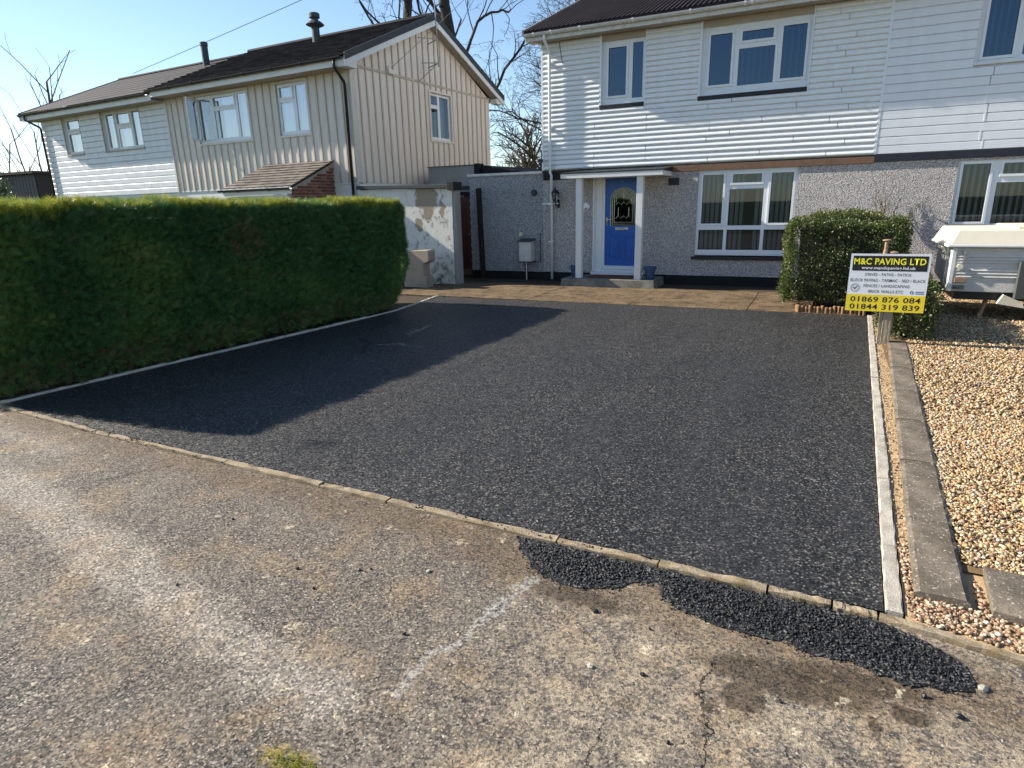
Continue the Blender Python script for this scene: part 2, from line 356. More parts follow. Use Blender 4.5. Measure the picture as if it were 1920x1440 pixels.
mat_attr('pink_stone', [(0, (0.14, 0.075, 0.045)), (0.4, (0.30, 0.185, 0.11)), (0.75, (0.42, 0.30, 0.19)), (1, (0.62, 0.53, 0.40))], 0.65, 0.35)
mat_attr('black_chip', [(0, (0.005, 0.005, 0.006)), (0.7, (0.017, 0.017, 0.019)), (1, (0.06, 0.06, 0.065))], 0.55, 0.45)

def mat_bark(name, a_, b_):
    m, nt, b = newmat(name, 0.85, 0.2)
    v = coord(nt)
    c = mix(nt, noise(nt, scalev(nt, v, (1, 1, 0.3)), 9, 5, 0.65), a_, b_)
    put(nt, b, c, bump(nt, noise(nt, scalev(nt, v, (1, 1, 0.25)), 22, 4), 0.02))
    MAT[name] = m
mat_bark('bark_dark', (0.030, 0.024, 0.020), (0.085, 0.070, 0.058))
mat_bark('bark_brown', (0.06, 0.042, 0.030), (0.16, 0.115, 0.080))
mat_bark('post_wood', (0.20, 0.165, 0.12), (0.36, 0.30, 0.22))
mat_bark('stake_wood', (0.20, 0.10, 0.055), (0.40, 0.25, 0.13))

def mat_roof(name, a_, b_, tw, th):
    m, nt, b = newmat(name, 0.85, 0.2)
    v = coord(nt)
    s = nd(nt, 'ShaderNodeSeparateXYZ', 0, None, _0=v); s2 = nd(nt, 'ShaderNodeSeparateXYZ', 1, None, _0=v)
    uv = nd(nt, 'ShaderNodeCombineXYZ', 0, None, _0=ma(nt, 'FLOOR', ma(nt, 'MULTIPLY', s, 1 / tw)), _1=ma(nt, 'FLOOR', ma(nt, 'MULTIPLY', s2, 1 / th)))
    r = nd(nt, 'ShaderNodeTexWhiteNoise', 0, None, Vector=uv)
    n1 = noise(nt, v, 1.6, 6, 0.65)
    c = mix(nt, r, a_, b_)
    c = mix(nt, mr(nt, n1, 0.45, 0.75, 0, 0.5), c, tuple(x * 0.6 for x in a_))
    c = mix(nt, mr(nt, noise(nt, v, 18, 5, 0.7), 0.62, 0.7, 0, 0.55), c, (0.24, 0.22, 0.19))
    put(nt, b, c, bump(nt, noise(nt, v, 40, 4), 0.008))
    MAT[name] = m
mat_roof('roof_tile', (0.034, 0.030, 0.032), (0.074, 0.064, 0.062), 0.33, 0.15)
mat_roof('roof_sheet', (0.036, 0.031, 0.034), (0.046, 0.040, 0.042), 0.6, 0.6)
mat_roof('roof_near', (0.020, 0.013, 0.015), (0.030, 0.020, 0.022), 0.3, 0.3)
mat_roof('porch_tile', (0.09, 0.075, 0.064), (0.19, 0.16, 0.135), 0.16, 0.12)

def mat_peel():
    m, nt, b = newmat('peeling_paint', 0.8, 0.25)
    v = coord(nt)
    p = vm(nt, 'MULTIPLY', v, (1, 0, 1))
    wv = vm(nt, 'SUBTRACT', noise(nt, p, 5, 6, 0.72, 1), (0.5, 0.5, 0.5))
    q = vm(nt, 'ADD', p, vm(nt, 'MULTIPLY', wv, (0.55, 0, 0.55)))
    def el(cx, cz, rx, rz, soft=0.06):
        t = vm(nt, 'DIVIDE', vm(nt, 'SUBTRACT', q, (cx, 0, cz)), (rx, 1, rz))
        return mr(nt, vm(nt, 'LENGTH', t, (0, 0, 0), 1), 1 - soft, 1 + soft, 1, 0)
    paint = mix(nt, noise(nt, v, 7, 6, 0.7), (0.66, 0.62, 0.54), (0.80, 0.77, 0.70))
    bare = mix(nt, noise(nt, v, 14, 5, 0.65), (0.27, 0.215, 0.155), (0.40, 0.325, 0.24))
    patch = mx(nt, el(1.95, 1.98, 0.30, 0.34), el(1.98, 1.62, 0.16, 0.18), el(1.72, 1.38, 0.10, 0.16), el(2.35, 1.72, 0.08, 0.22))
    grey = ma(nt, 'MULTIPLY', mr(nt, noise(nt, q, 6, 6, 0.75), 0.57, 0.60), mr(nt, nd(nt, 'ShaderNodeSeparateXYZ', 0, None, _0=v), 1.3, 1.7))
    c = mix(nt, grey, paint, (0.36, 0.33, 0.29))
    c = mix(nt, patch, c, bare)
    low = ma(nt, 'MULTIPLY', mr(nt, nd(nt, 'ShaderNodeSeparateXYZ', 2, None, _0=v), 0.75, 0.1), mr(nt, noise(nt, v, 6, 6, 0.7), 0.40, 0.62))
    c = mix(nt, low, c, (0.14, 0.135, 0.10))
    h = ma(nt, 'SUBTRACT', ma(nt, 'MULTIPLY', noise(nt, v, 30, 5, 0.7), 0.6), mx(nt, patch, grey))
    put(nt, b, c, bump(nt, h, 0.012, 0.8))
    MAT['peeling_paint'] = m
mat_peel()

def mat_brick():
    m, nt, b = newmat('brick_red', 0.85, 0.25)
    oi = nt.nodes.new('ShaderNodeObjectInfo')
    v = coord(nt)
    c = ramp(nt, oi.outputs['Random'], [(0, (0.11, 0.045, 0.034)), (0.5, (0.20, 0.075, 0.05)), (1, (0.29, 0.13, 0.085))])
    c = mix(nt, mr(nt, noise(nt, v, 25, 5), 0.45, 0.75, 0, 0.5), c, (0.10, 0.06, 0.05))
    put(nt, b, c, bump(nt, noise(nt, v, 70, 4), 0.004))
    MAT['brick_red'] = m
mat_brick()
mat_concrete('mortar', (0.34, 0.30, 0.25), (0.26, 0.23, 0.19), 0, 2)
def mat_plank():
    m, nt, b = newmat('door_brown', 0.5, 0.4)
    oi = nt.nodes.new('ShaderNodeObjectInfo'); v = coord(nt)
    g = noise(nt, scalev(nt, v, (30, 30, 1.2)), 2.0, 4)
    c = mix(nt, g, (0.085, 0.026, 0.016), (0.17, 0.055, 0.032))
    c = mix(nt, ma(nt, 'MULTIPLY', oi.outputs['Random'], 0.4), c, (0.06, 0.02, 0.014))
    put(nt, b, c, bump(nt, g, 0.003)); MAT['door_brown'] = m
mat_plank()
plain('door_blue', (0.012, 0.105, 0.42), 0.3, 0.5, 0.04)
plain('lead_came', (0.62, 0.60, 0.44), 0.4, 0.5, 0.1, 9, None, 0, 80, 0.4)

# ------------------------------------------------------------------ mesh helpers
class MB:
    def __init__(s): s.v = []; s.f = []
    def add(s, vs, fs):
        o = len(s.v); s.v += [tuple(p) for p in vs]; s.f += [tuple(i + o for i in f) for f in fs]; return s
    def box(s, x0, x1, y0, y1, z0, z1):
        return s.add([(x0, y0, z0), (x1, y0, z0), (x1, y1, z0), (x0, y1, z0), (x0, y0, z1), (x1, y0, z1), (x1, y1, z1), (x0, y1, z1)],
                     [(0, 3, 2, 1), (4, 5, 6, 7), (0, 1, 5, 4), (1, 2, 6, 5), (2, 3, 7, 6), (3, 0, 4, 7)])
    def hexa(s, p):
        return s.add(p, [(0, 3, 2, 1), (4, 5, 6, 7), (0, 1, 5, 4), (1, 2, 6, 5), (2, 3, 7, 6), (3, 0, 4, 7)])
    def prism_x(s, prof, x0, x1):          # prof: list of (y,z), closed
        n = len(prof)
        vs = [(x0, y, z) for y, z in prof] + [(x1, y, z) for y, z in prof]
        fs = [(i, (i + 1) % n, n + (i + 1) % n, n + i) for i in range(n)] + [tuple(range(n - 1, -1, -1)), tuple(range(n, 2 * n))]
        return s.add(vs, fs)
    def prism_y(s, prof, y0, y1):          # prof: list of (x,z), closed
        n = len(prof)
        vs = [(x, y0, z) for x, z in prof] + [(x, y1, z) for x, z in prof]
        fs = [(i, n + i, n + (i + 1) % n, (i + 1) % n) for i in range(n)] + [tuple(range(n)), tuple(range(2 * n - 1, n - 1, -1))]
        return s.add(vs, fs)
    def prism_z(s, prof, z0, z1):
        n = len(prof)
        vs = [(x, y, z0) for x, y in prof] + [(x, y, z1) for x, y in prof]
        fs = [(i, (i + 1) % n, n + (i + 1) % n, n + i) for i in range(n)] + [tuple(range(n - 1, -1, -1)), tuple(range(n, 2 * n))]
        return s.add(vs, fs)
    def tube(s, pts, rad, n=8, cap=True):
        pts = [Vector(p) for p in pts]
        rad = rad if isinstance(rad, (list, tuple)) else [rad] * len(pts)
        rings = []; ref = None
        for i, p in enumerate(pts):
            t = (pts[min(i + 1, len(pts) - 1)] - pts[max(i - 1, 0)]).normalized()
            if ref is None: ref = Vector((0, 0, 1)) if abs(t.z) < 0.9 else Vector((1, 0, 0))
            a = (ref - t * ref.dot(t)).normalized(); b = t.cross(a); ref = a
            rings.append([p + (a * math.cos(2 * math.pi * k / n) + b * math.sin(2 * math.pi * k / n)) * rad[i] for k in range(n)])
        vs = [q for r in rings for q in r]; fs = []
        for i in range(len(pts) - 1):
            for k in range(n):
                fs.append((i * n + k, i * n + (k + 1) % n, (i + 1) * n + (k + 1) % n, (i + 1) * n + k))
        if cap: fs += [tuple(range(n - 1, -1, -1)), tuple((len(pts) - 1) * n + k for k in range(n))]
        return s.add(vs, fs)
    def lathe(s, c, prof, n=20):           # prof: (r,z) upwards
        vs = []; fs = []
        for r, z in prof:
            for k in range(n):
                t = 2 * math.pi * k / n; vs.append((c[0] + r * math.cos(t), c[1] + r * math.sin(t), c[2] + z))
        for i in range(len(prof) - 1):
            for k in range(n):
                fs.append((i * n + k, i * n + (k + 1) % n, (i + 1) * n + (k + 1) % n, (i + 1) * n + k))
        fs += [tuple(range(n - 1, -1, -1)), tuple((len(prof) - 1) * n + k for k in range(n))]
        return s.add(vs, fs)
    def holed(s, x0, x1, z0, z1, y0, y1, holes):
        xs = sorted({x0, x1, *[h[0] for h in holes], *[h[1] for h in holes]}); xs = [x for x in xs if x0 <= x <= x1]
        zs = sorted({z0, z1, *[h[2] for h in holes], *[h[3] for h in holes]}); zs = [z for z in zs if z0 <= z <= z1]
        def solid(i, j):
            if i < 0 or j < 0 or i >= len(xs) - 1 or j >= len(zs) - 1: return False
            cx, cz = (xs[i] + xs[i + 1]) / 2, (zs[j] + zs[j + 1]) / 2
            return not any(h[0] < cx < h[1] and h[2] < cz < h[3] for h in holes)
        for i in range(len(xs) - 1):
            for j in range(len(zs) - 1):
                if not solid(i, j): continue
                a, b, c, d = xs[i], xs[i + 1], zs[j], zs[j + 1]
                s.add([(a, y0, c), (b, y0, c), (b, y0, d), (a, y0, d)], [(0, 1, 2, 3)])
                s.add([(a, y1, c), (b, y1, c), (b, y1, d), (a, y1, d)], [(3, 2, 1, 0)])
                if not solid(i - 1, j): s.add([(a, y0, c), (a, y0, d), (a, y1, d), (a, y1, c)], [(0, 1, 2, 3)])
                if not solid(i + 1, j): s.add([(b, y0, c), (b, y0, d), (b, y1, d), (b, y1, c)], [(3, 2, 1, 0)])
                if not solid(i, j - 1): s.add([(a, y0, c), (b, y0, c), (b, y1, c), (a, y1, c)], [(3, 2, 1, 0)])
                if not solid(i, j + 1): s.add([(a, y0, d), (b, y0, d), (b, y1, d), (a, y1, d)], [(0, 1, 2, 3)])
        return s
    def mesh(s, name, off=(0, 0, 0), smooth=False):
        me = bpy.data.meshes.new(name)
        me.from_pydata([(x - off[0], y - off[1], z - off[2]) for x, y, z in s.v], [], s.f)
        if smooth: me.polygons.foreach_set('use_smooth', [True] * len(me.polygons))
        me.update(); return me
    def build(s, name, mat, parent=None, smooth=False, off=None, bevel=0.0):
        if off is None: off = tuple(parent['base']) if parent is not None and 'base' in parent.keys() else (0, 0, 0)
        me = s.mesh(name, off, smooth)
        if bevel:
            bm = bmesh.new(); bm.from_mesh(me); bmesh.ops.remove_doubles(bm, verts=bm.verts, dist=1e-5)
            bmesh.ops.bevel(bm, geom=list(bm.edges), offset=bevel, segments=2, affect='EDGES', profile=0.6); bm.to_mesh(me); bm.free()
        me.materials.append(MAT[mat] if isinstance(mat, str) else mat)
        o = bpy.data.objects.new(name, me); COL.objects.link(o)
        if parent is not None: o.parent = parent
        return o
def inst(me, name, parent, loc=(0, 0, 0), rot=(0, 0, 0), scale=(1, 1, 1)):
    o = bpy.data.objects.new(name, me); COL.objects.link(o)
    o.parent = parent; o.location = loc; o.rotation_euler = rot; o.scale = scale
    return o
def thing(name, label, cat, loc=(0, 0, 0), rz=0.0, group=None):
    """an empty at the thing's base; unrotated things take world coordinates for their parts (base is subtracted)"""
    o = bpy.data.objects.new(name, None); COL.objects.link(o)
    o.location = loc; o.rotation_euler = (0, 0, rz); o.empty_display_size = 0.2
    o['label'] = label; o['category'] = cat
    if group: o['group'] = group
    o['base'] = [0.0, 0.0, 0.0] if rz else [float(x) for x in loc]
    return o
def tag(o, label, cat, group=None):
    o['label'] = label; o['category'] = cat
    if group: o['group'] = group
    return o
def structure(o):
    o['kind'] = 'structure'; return o
def stuff(o):
    o['kind'] = 'stuff'; return o
def fast(name, V, Fc, mat, parent=None, rnd=None, smooth=False):
    me = bpy.data.meshes.new(name)
    V = np.asarray(V, dtype=np.float32); Fc = np.asarray(Fc, dtype=np.int32); k = Fc.shape[1]
    me.vertices.add(len(V)); me.vertices.foreach_set('co', V.ravel())
    me.loops.add(Fc.size); me.loops.foreach_set('vertex_index', Fc.ravel())
    me.polygons.add(len(Fc)); me.polygons.foreach_set('loop_start', np.arange(len(Fc), dtype=np.int32) * k)
    if smooth: me.polygons.foreach_set('use_smooth', np.ones(len(Fc), dtype=bool))
    if rnd is not None:
        at = me.attributes.new('rnd', 'FLOAT', 'POINT'); at.data.foreach_set('value', np.asarray(rnd, dtype=np.float32))
    me.update(calc_edges=True); me.validate()
    me.materials.append(MAT[mat])
    o = bpy.data.objects.new(name, me); COL.objects.link(o)
    if parent is not None: o.parent = parent
    return o
def scatter(tv, tf, pos, bas, scl):
    """template verts tv(k,3), faces tf(m,3); pos(n,3), bas(n,3,3) columns=local axes, scl(n,3)"""
    n, k = len(pos), len(tv)
    V = np.einsum('nij,nkj->nki', bas, tv[None] * scl[:, None, :]) + pos[:, None, :]
    Fc = tf[None] + (np.arange(n) * k)[:, None, None]
    return V.reshape(-1, 3), Fc.reshape(-1, tf.shape[1])
def unit(a): return a / np.maximum(np.linalg.norm(a, axis=-1, keepdims=True), 1e-9)
def frames(z, spin=None):
    """orthonormal frames whose third axis is z (n,3), spun at random"""
    n = len(z); z = unit(z)
    r = unit(rng.normal(size=(n, 3))); x = unit(r - z * (r * z).sum(1, keepdims=True)); y = np.cross(z, x)
    return np.stack([x, y, z], axis=2)
ICO_V = None
def ico():
    bm = bmesh.new(); bmesh.ops.create_icosphere(bm, subdivisions=1, radius=1.0)
    v = np.array([p.co[:] for p in bm.verts]); f = np.array([[q.index for q in p.verts] for p in bm.faces]); bm.free(); return v, f
ICO_V, ICO_F = ico()
OCT_V = np.array([[1, 0, 0], [-1, 0, 0], [0, 1, 0], [0, -1, 0], [0, 0, 1], [0, 0, -1]], float) * 1.15
OCT_F = np.array([[0, 2, 4], [2, 1, 4], [1, 3, 4], [3, 0, 4], [2, 0, 5], [1, 2, 5], [3, 1, 5], [0, 3, 5]])

# ================================================================== THE SETTING
def sheet(name, poly, z, mat, kind='structure'):
    m = MB(); m.add([(x, y, z) for x, y in poly], [tuple(range(len(poly)))])
    o = m.build(name, mat); o['kind'] = kind; return o
g = MB(); N = 48
g.add([(0, 0, -0.06)] + [(900 * math.cos(2 * math.pi * k / N), 900 * math.sin(2 * math.pi * k / N), -0.06) for k in range(N)], [(0, 1 + k, 1 + (k + 1) % N) for k in range(N)])
structure(g.build('ground', 'rough_ground'))
FRONT = [(-14, 3.3), (-9, 3.16), (-7.08, 3.05), (-5.43, 2.945), (-2.82, 2.875), (-1.13, 2.835), (0.40, 2.795), (0.88, 2.70), (6.0, 2.35)]
def fy(x):
    for (a, b), (c, d) in zip(FRONT, FRONT[1:]):
        if a <= x <= c: return b + (d - b) * (x - a) / (c - a)
    return FRONT[-1][1]
sheet('pavement', [(-14, -9), (6, -9)] + [(x, y - 0.03) for x, y in FRONT[::-1]], -0.012, 'old_pavement')
RX = lambda y: 0.405 + (y - 2.8) * (0.735 - 0.405) / (10.97 - 2.8)
LEFT = [(-7.06, 3.04), (-6.93, 5.0), (-6.78, 7.0), (-6.68, 9.0), (-6.94, 10.87)]
sheet('driveway', [(x, y + 0.03) for x, y in FRONT if -7.0 < x < 0.38] + [(RX(2.8), 2.83), (RX(10.97), 10.97), (-3.0, 10.94)] + LEFT[::-1], 0.0, 'tarmac')
sheet('hedge_bed', [(-12, 3.08), (-7.06, 3.04), (-6.93, 5), (-6.78, 7), (-6.68, 9), (-6.94, 10.9), (-12, 10.9)], -0.02, 'soil')
sheet('side_path', [(-12, 10.9), (-8.15, 10.9), (-8.15, 13.32), (1.2, 13.32), (1.2, 14.3), (-12, 14.3)], -0.006, 'soil')
sheet('passage_floor', [(-10.2, 14.3), (-7.9, 14.3), (-7.9, 17), (-10.2, 17)], 0.02, 'soil')
sheet('gravel_bed', [(0.72, 3.32), (6, 3.2), (6, 14.3), (0.8, 14.3), (0.8, 10.0)], 0.010, 'gravel_dirt')
sheet('sand_strip', [(RX(2.8) + 0.08, 2.80), (0.90, 2.72), (6, 2.36), (6, 3.2), (0.72, 3.4), (1.02, 8.9), (1.0, 11.0), (RX(10.97) + 0.05, 11.0)], -0.002, 'sand_bed')

def stone_piece(L, W, H, jit=0.004, n=6, seed=0):
    """slightly worn kerb length: long in x, centred, base z=0"""
    rr = random.Random(seed); m = MB(); rings = []
    for i in range(n + 1):
        x = -L / 2 + L * i / n; j = lambda s=1: rr.uniform(-jit, jit) * s
        b = 0.10 * W
        rings.append([(x, -W / 2 + j(), -0.04), (x, -W / 2 + j(), H * 0.72 + j()), (x, -W / 2 + b + j(), H + j(1.5)), (x, W / 2 - b + j(), H + j(1.5)), (x, W / 2 + j(), H * 0.72 + j()), (x, W / 2 + j(), -0.04)])
    vs = [p for r in rings for p in r]; k = 6
    fs = [(i * k + a, i * k + (a + 1) % k, (i + 1) * k + (a + 1) % k, (i + 1) * k + a) for i in range(n) for a in range(k)]
    fs += [tuple(range(k - 1, -1, -1)), tuple(n * k + a for a in range(k))]
    return m.add(vs, [tuple(reversed(f)) for f in fs])
def holder(name):
    o = bpy.data.objects.new(name, None); COL.objects.link(o); o['kind'] = 'structure'; return o
def line_of_stones(par, name, pts, W, H, mat, z=0.0, jit=0.004, gap=0.008, seed=1):
    """one stone for every pair of neighbouring points"""
    rr = random.Random(seed)
    for i, (a, b) in enumerate(zip(pts, pts[1:])):
        L = math.hypot(b[0] - a[0], b[1] - a[1]) - gap
        ww = W * (rr.uniform(0.78, 1.12) if jit > 0.004 else 1.0)
        o = stone_piece(L, ww, H, jit, 10, seed * 50 + i).build(name, mat, par)
        o.location = ((a[0] + b[0]) / 2, (a[1] + b[1]) / 2, z + rr.uniform(-0.007, 0.002))
        o.rotation_euler = (rr.uniform(-0.02, 0.02), rr.uniform(-0.003, 0.003), math.atan2(b[1] - a[1], b[0] - a[0]) + rr.uniform(-0.004, 0.004))
fe = holder('front_edging')
xs = [-9.0, -8.1, -7.2, -6.28, -5.37, -4.66, -3.75, -2.83, -2.28, -1.134, -0.581, -0.069, 0.201, 0.382, 0.90, 1.80, 2.70]
hts = {4: -0.006, 8: -0.004, 7: -0.006}
line_of_stones(fe, 'edging_stone', [(x, fy(x)) for x in xs], 0.050, 0.012, 'edging_front', -0.005, 0.0041, 0.010, 3)
se = holder('side_edging')
ys = [2.83, 3.45, 4.35, 5.25, 6.15, 7.05, 7.95, 8.85, 9.75, 10.6, 11.0]
line_of_stones(se, 'edging_stone', [(RX(y) + 0.038, y) for y in ys], 0.068, 0.014, 'edging_side', 0.0, 0.0022, 0.005, 5)
le = holder('hedge_edging')
lp = [(-7.08, 3.04), (-7.03, 3.9), (-6.98, 4.8), (-6.915, 5.7), (-6.85, 6.6), (-6.78, 7.5), (-6.72, 8.3), (-6.695, 9.0), (-6.81, 9.95), (-6.95, 10.87)]
line_of_stones(le, 'edging_stone', [(x - 0.03, y) for x, y in lp], 0.05, 0.020, 'edging_pale', 0.0, 0.003, 0.006, 7)
gc = holder('garden_coping')
cl = lambda y: 0.640 + (y - 3.02) * 0.0545
cys = [2.99, 3.78, 4.70, 5.62, 6.54, 7.46, 8.38, 8.90]
line_of_stones(gc, 'coping_slab', [(cl(y), y) for y in cys], 0.212, 0.042, 'coping_slab', 0.0, 0.0025, 0.008, 9)
line_of_stones(gc, 'coping_slab', [(0.83, 3.16), (1.70, 3.09), (2.60, 3.03)], 0.40, 0.05, 'coping_slab', 0.0, 0.0025, 0.010, 10)

pt = holder('patio')
for i, (a, b) in enumerate(((-8.15, -6.98), (-6.97, -5.02), (-5.01, -3.02), (-3.01, -1.02), (-1.01, 0.6))):
    m = MB(); o = m.box(a, b, 10.97 + 0.0 * i, 13.31, -0.05, 0.004 + 0.002 * (i % 2)).build('concrete_bay', 'patio_concrete', pt, bevel=0.006)

# ---- pebbles and chippings
def in_poly(p, poly):
    x, y = p[:, 0], p[:, 1]; ins = np.zeros(len(p), bool); n = len(poly); j = n - 1
    for i in range(n):
        xi, yi = poly[i]; xj, yj = poly[j]
        ins ^= ((yi > y) != (yj > y)) & (x < (xj - xi) * (y - yi) / (yj - yi + 1e-12) + xi); j = i
    return ins
def pebbles(name, poly, dens, r0, r1, mat, zfun=None, flat=0.6, facet=0.0, coarse=False):
    P = np.array(poly); lo, hi = P.min(0), P.max(0)
    n = int(dens * (hi[0] - lo[0]) * (hi[1] - lo[1]))
    p = lo + rng.random((n, 2)) * (hi - lo); p = p[in_poly(p, poly)]; n = len(p)
    r = r0 + (r1 - r0) * rng.random(n) ** 2.2
    scl = np.stack([r * rng.uniform(0.8, 1.25, n), r * rng.uniform(0.65, 1.0, n), r * rng.uniform(flat * 0.7, flat * 1.2, n)], 1)
    tilt = unit(np.stack([rng.normal(0, 0.35, n), rng.normal(0, 0.35, n), np.ones(n)], 1))
    z = (zfun(p) if zfun is not None else np.zeros(n)) + scl[:, 2] * 0.45 + rng.random(n) * r * 0.5
    tv, tf = (OCT_V, OCT_F) if coarse else (ICO_V, ICO_F)
    V, Fc = scatter(tv, tf, np.column_stack([p, z]), frames(tilt), scl)
    V = V + rng.normal(0, 1, V.shape) * np.repeat(r, len(tv))[:, None] * (0.09 + facet)
    return fast(name, V, Fc, mat, None, np.repeat(rng.random(n), len(tv)), smooth=facet == 0)
near_g = [(0.83, 3.37), (2.3, 3.28), (2.6, 6.0), (cl(6.0) + 0.10, 6.0), (cl(4.5) + 0.10, 4.5), (cl(3.4) + 0.105, 3.4)]
far_g = [(cl(6.0) + 0.10, 6.0), (2.6, 6.0), (4.2, 9), (4.2, 14.1), (1.4, 14.1), (1.3, 11), (cl(8.9) + 0.10, 8.9)]
o = pebbles('gravel', near_g, 7800, 0.005, 0.0135, 'gravel_stone', lambda p: np.full(len(p), 0.014), 0.6, 0.06); stuff(o); tag(o, 'golden pebble gravel filling the front garden beside the coping', 'gravel')
o = pebbles('gravel', far_g, 2400, 0.008, 0.018, 'gravel_stone', lambda p: np.full(len(p), 0.014), 0.6, 0.06, True); stuff(o); tag(o, 'golden pebble gravel under and in front of the folded camper trailer', 'gravel')
o = pebbles('gravel', [(0.50, 2.84), (0.56, 2.80), (0.9, 2.74), (1.5, 2.70), (1.5, 2.9), (0.82, 2.96), (0.80, 3.35), (0.785, 3.0), (0.56, 3.0), (0.585, 3.5), (0.515, 3.5)], 6500, 0.006, 0.014, 'pink_stone'); stuff(o); tag(o, 'pinkish pebbles spilled between the coping end and the front edging', 'gravel')
o = pebbles('gravel', [(0.515, 3.5), (0.585, 3.5), (0.74, 6.0), (0.90, 8.9), (0.95, 10.95), (0.80, 10.95), (0.72, 8.9), (0.62, 6.0)], 1500, 0.004, 0.011, 'pink_stone'); stuff(o); tag(o, 'thin scatter of small stones in the sandy strip beside the driveway', 'gravel')

SPILL = [(-1.36, 2.79), (-1.30, 2.70), (-1.17, 2.55), (-1.08, 2.51), (-0.98, 2.47), (-0.87, 2.475), (-0.78, 2.51), (-0.70, 2.55), (-0.64, 2.63), (-0.56, 2.66), (-0.50, 2.56), (-0.40, 2.49), (-0.28, 2.455), (-0.06, 2.44), (0.02, 2.46), (0.12, 2.41), (0.22, 2.43), (0.31, 2.42), (0.37, 2.395), (0.43, 2.385), (0.55, 2.40), (0.66, 2.44), (0.68, 2.50), (0.66, 2.60), (0.56, 2.68), (0.40, 2.755), (0.2, 2.765), (-0.09, 2.77), (-0.58, 2.785), (-1.1, 2.80)]
_r = random.Random(4); _o = []
for (a, b) in zip(SPILL, SPILL[1:25]):
    for t in (0, 0.25, 0.5, 0.75):
        _o.append((a[0] + (b[0] - a[0]) * t + _r.gauss(0, 0.006), a[1] + (b[1] - a[1]) * t + _r.gauss(0, 0.007)))
SPILL = _o + SPILL[24:]
def edge_dist(p, poly):
    d = np.full(len(p), 9.0); P = np.array(poly)
    for a, b in zip(P, np.roll(P, -1, 0)):
        ab = b - a; t = np.clip(((p - a) @ ab) / (ab @ ab), 0, 1); d = np.minimum(d, np.linalg.norm(p - (a + t[:, None] * ab), axis=1))
    return d
spill = thing('loose_tarmac', 'black crumbly tarmac spilled in front of the edging onto the old pavement', 'tarmac', (0, 0, 0)); stuff(spill)
sheet_m = MB(); sheet_m.add([(x, y, -0.007) for x, y in SPILL], [tuple(range(len(SPILL)))]); so = sheet_m.build('tarmac_base', 'tarmac', spill)
o = pebbles('tarmac_chips', SPILL, 20000, 0.0022, 0.0082, 'black_chip', lambda p: -0.0125 + 0.005 * np.clip(edge_dist(p, SPILL) / 0.07, 0, 1), 0.55, 0.30); stuff(o); o.parent = spill
fringe = [(x, y - 0.022 + random.uniform(-0.03, 0.02)) for x, y in SPILL[2:-6]] + SPILL[-6:]
o = pebbles('tarmac_crumbs', fringe, 2600, 0.003, 0.006, 'black_chip', lambda p: np.full(len(p), -0.012), 0.8, 0.1); stuff(o); o.parent = spill
strip = [(x, fy(x) - 0.022) for x in np.linspace(-6.9, -1.2, 40)] + [(x, fy(x) + 0.05) for x in np.linspace(0.35, -6.9, 40)]
o = pebbles('tarmac_crumbs', strip, 2600, 0.003, 0.007, 'black_chip', lambda p: np.full(len(p), -0.002), 0.8, 0.1); stuff(o); o.parent = spill

# single loose stones lying on the old pavement
sv = MB(); sv.add(ICO_V.tolist(), ICO_F.tolist())
crumb_me = sv.mesh('crumb'); crumb_me.materials.append(MAT['black_chip'])
pale_me = sv.mesh('pale'); pale_me.materials.append(MAT['edging_pale'])
for i, (x, y, r) in enumerate([(-0.46, 2.03, 0.010), (-2.25, 2.05, 0.009), (-2.05, 1.95, 0.008), (-1.95, 2.17, 0.009), (-1.9, 2.2, 0.007), (-1.45, 1.85, 0.009), (-0.75, 2.33, 0.012), (-0.5, 2.31, 0.008), (0.03, 2.1, 0.008), (0.60, 2.28, 0.014), (0.5, 2.34, 0.011), (-3.0, 2.3, 0.008), (-2.7, 1.7, 0.008), (-0.3, 1.75, 0.008)]):
    o = inst(crumb_me, 'tarmac_crumb', None, (x, y, -0.012 + r * 0.5), (i, i * 2.1, i * 0.7), (r * 1.3, r, r * 0.75))
    tag(o, 'small black tarmac crumb lying loose on the old brown pavement', 'crumb', 'loose tarmac crumbs on the pavement')
for (x, y, r, lab) in [(-0.66, 1.99, 0.013, 'white pebble lying on the old pavement near the cement smear'), (-1.62, 2.30, 0.012, 'pale pebble on the pavement up near the tarmac spill'), (0.70, 2.47, 0.018, 'tan pebble lying just right of the tarmac spill tip')]:
    tag(inst(pale_me, 'pebble', None, (x, y, -0.012 + r * 0.4), (0.3, 0.2, x), (r * 1.25, r, r * 0.7)), lab, 'pebble')
# moss and grass tuft at the bottom edge of the view
n = 260
bx = np.column_stack([rng.normal(-1.40, 0.05, n), rng.normal(1.15, 0.022, n), np.full(n, -0.012)])
tvg = np.array([[-0.05, 0, 0], [0.05, 0, 0], [0, 0.02, 1.0]]); tfg = np.array([[0, 1, 2]])
up_ = np.column_stack([rng.normal(0, 0.6, n), rng.normal(0, 0.6, n), np.ones(n)])
V, Fc = scatter(tvg, tfg, bx, frames(up_), np.repeat(rng.uniform(0.012, 0.04, n)[:, None], 3, 1))
o = fast('grass_tuft', V, Fc, 'conifer_tip', None, np.repeat(rng.random(n), 3)); stuff(o); tag(o, 'little yellow green moss and grass tuft at the pavement edge nearest the viewer', 'grass')

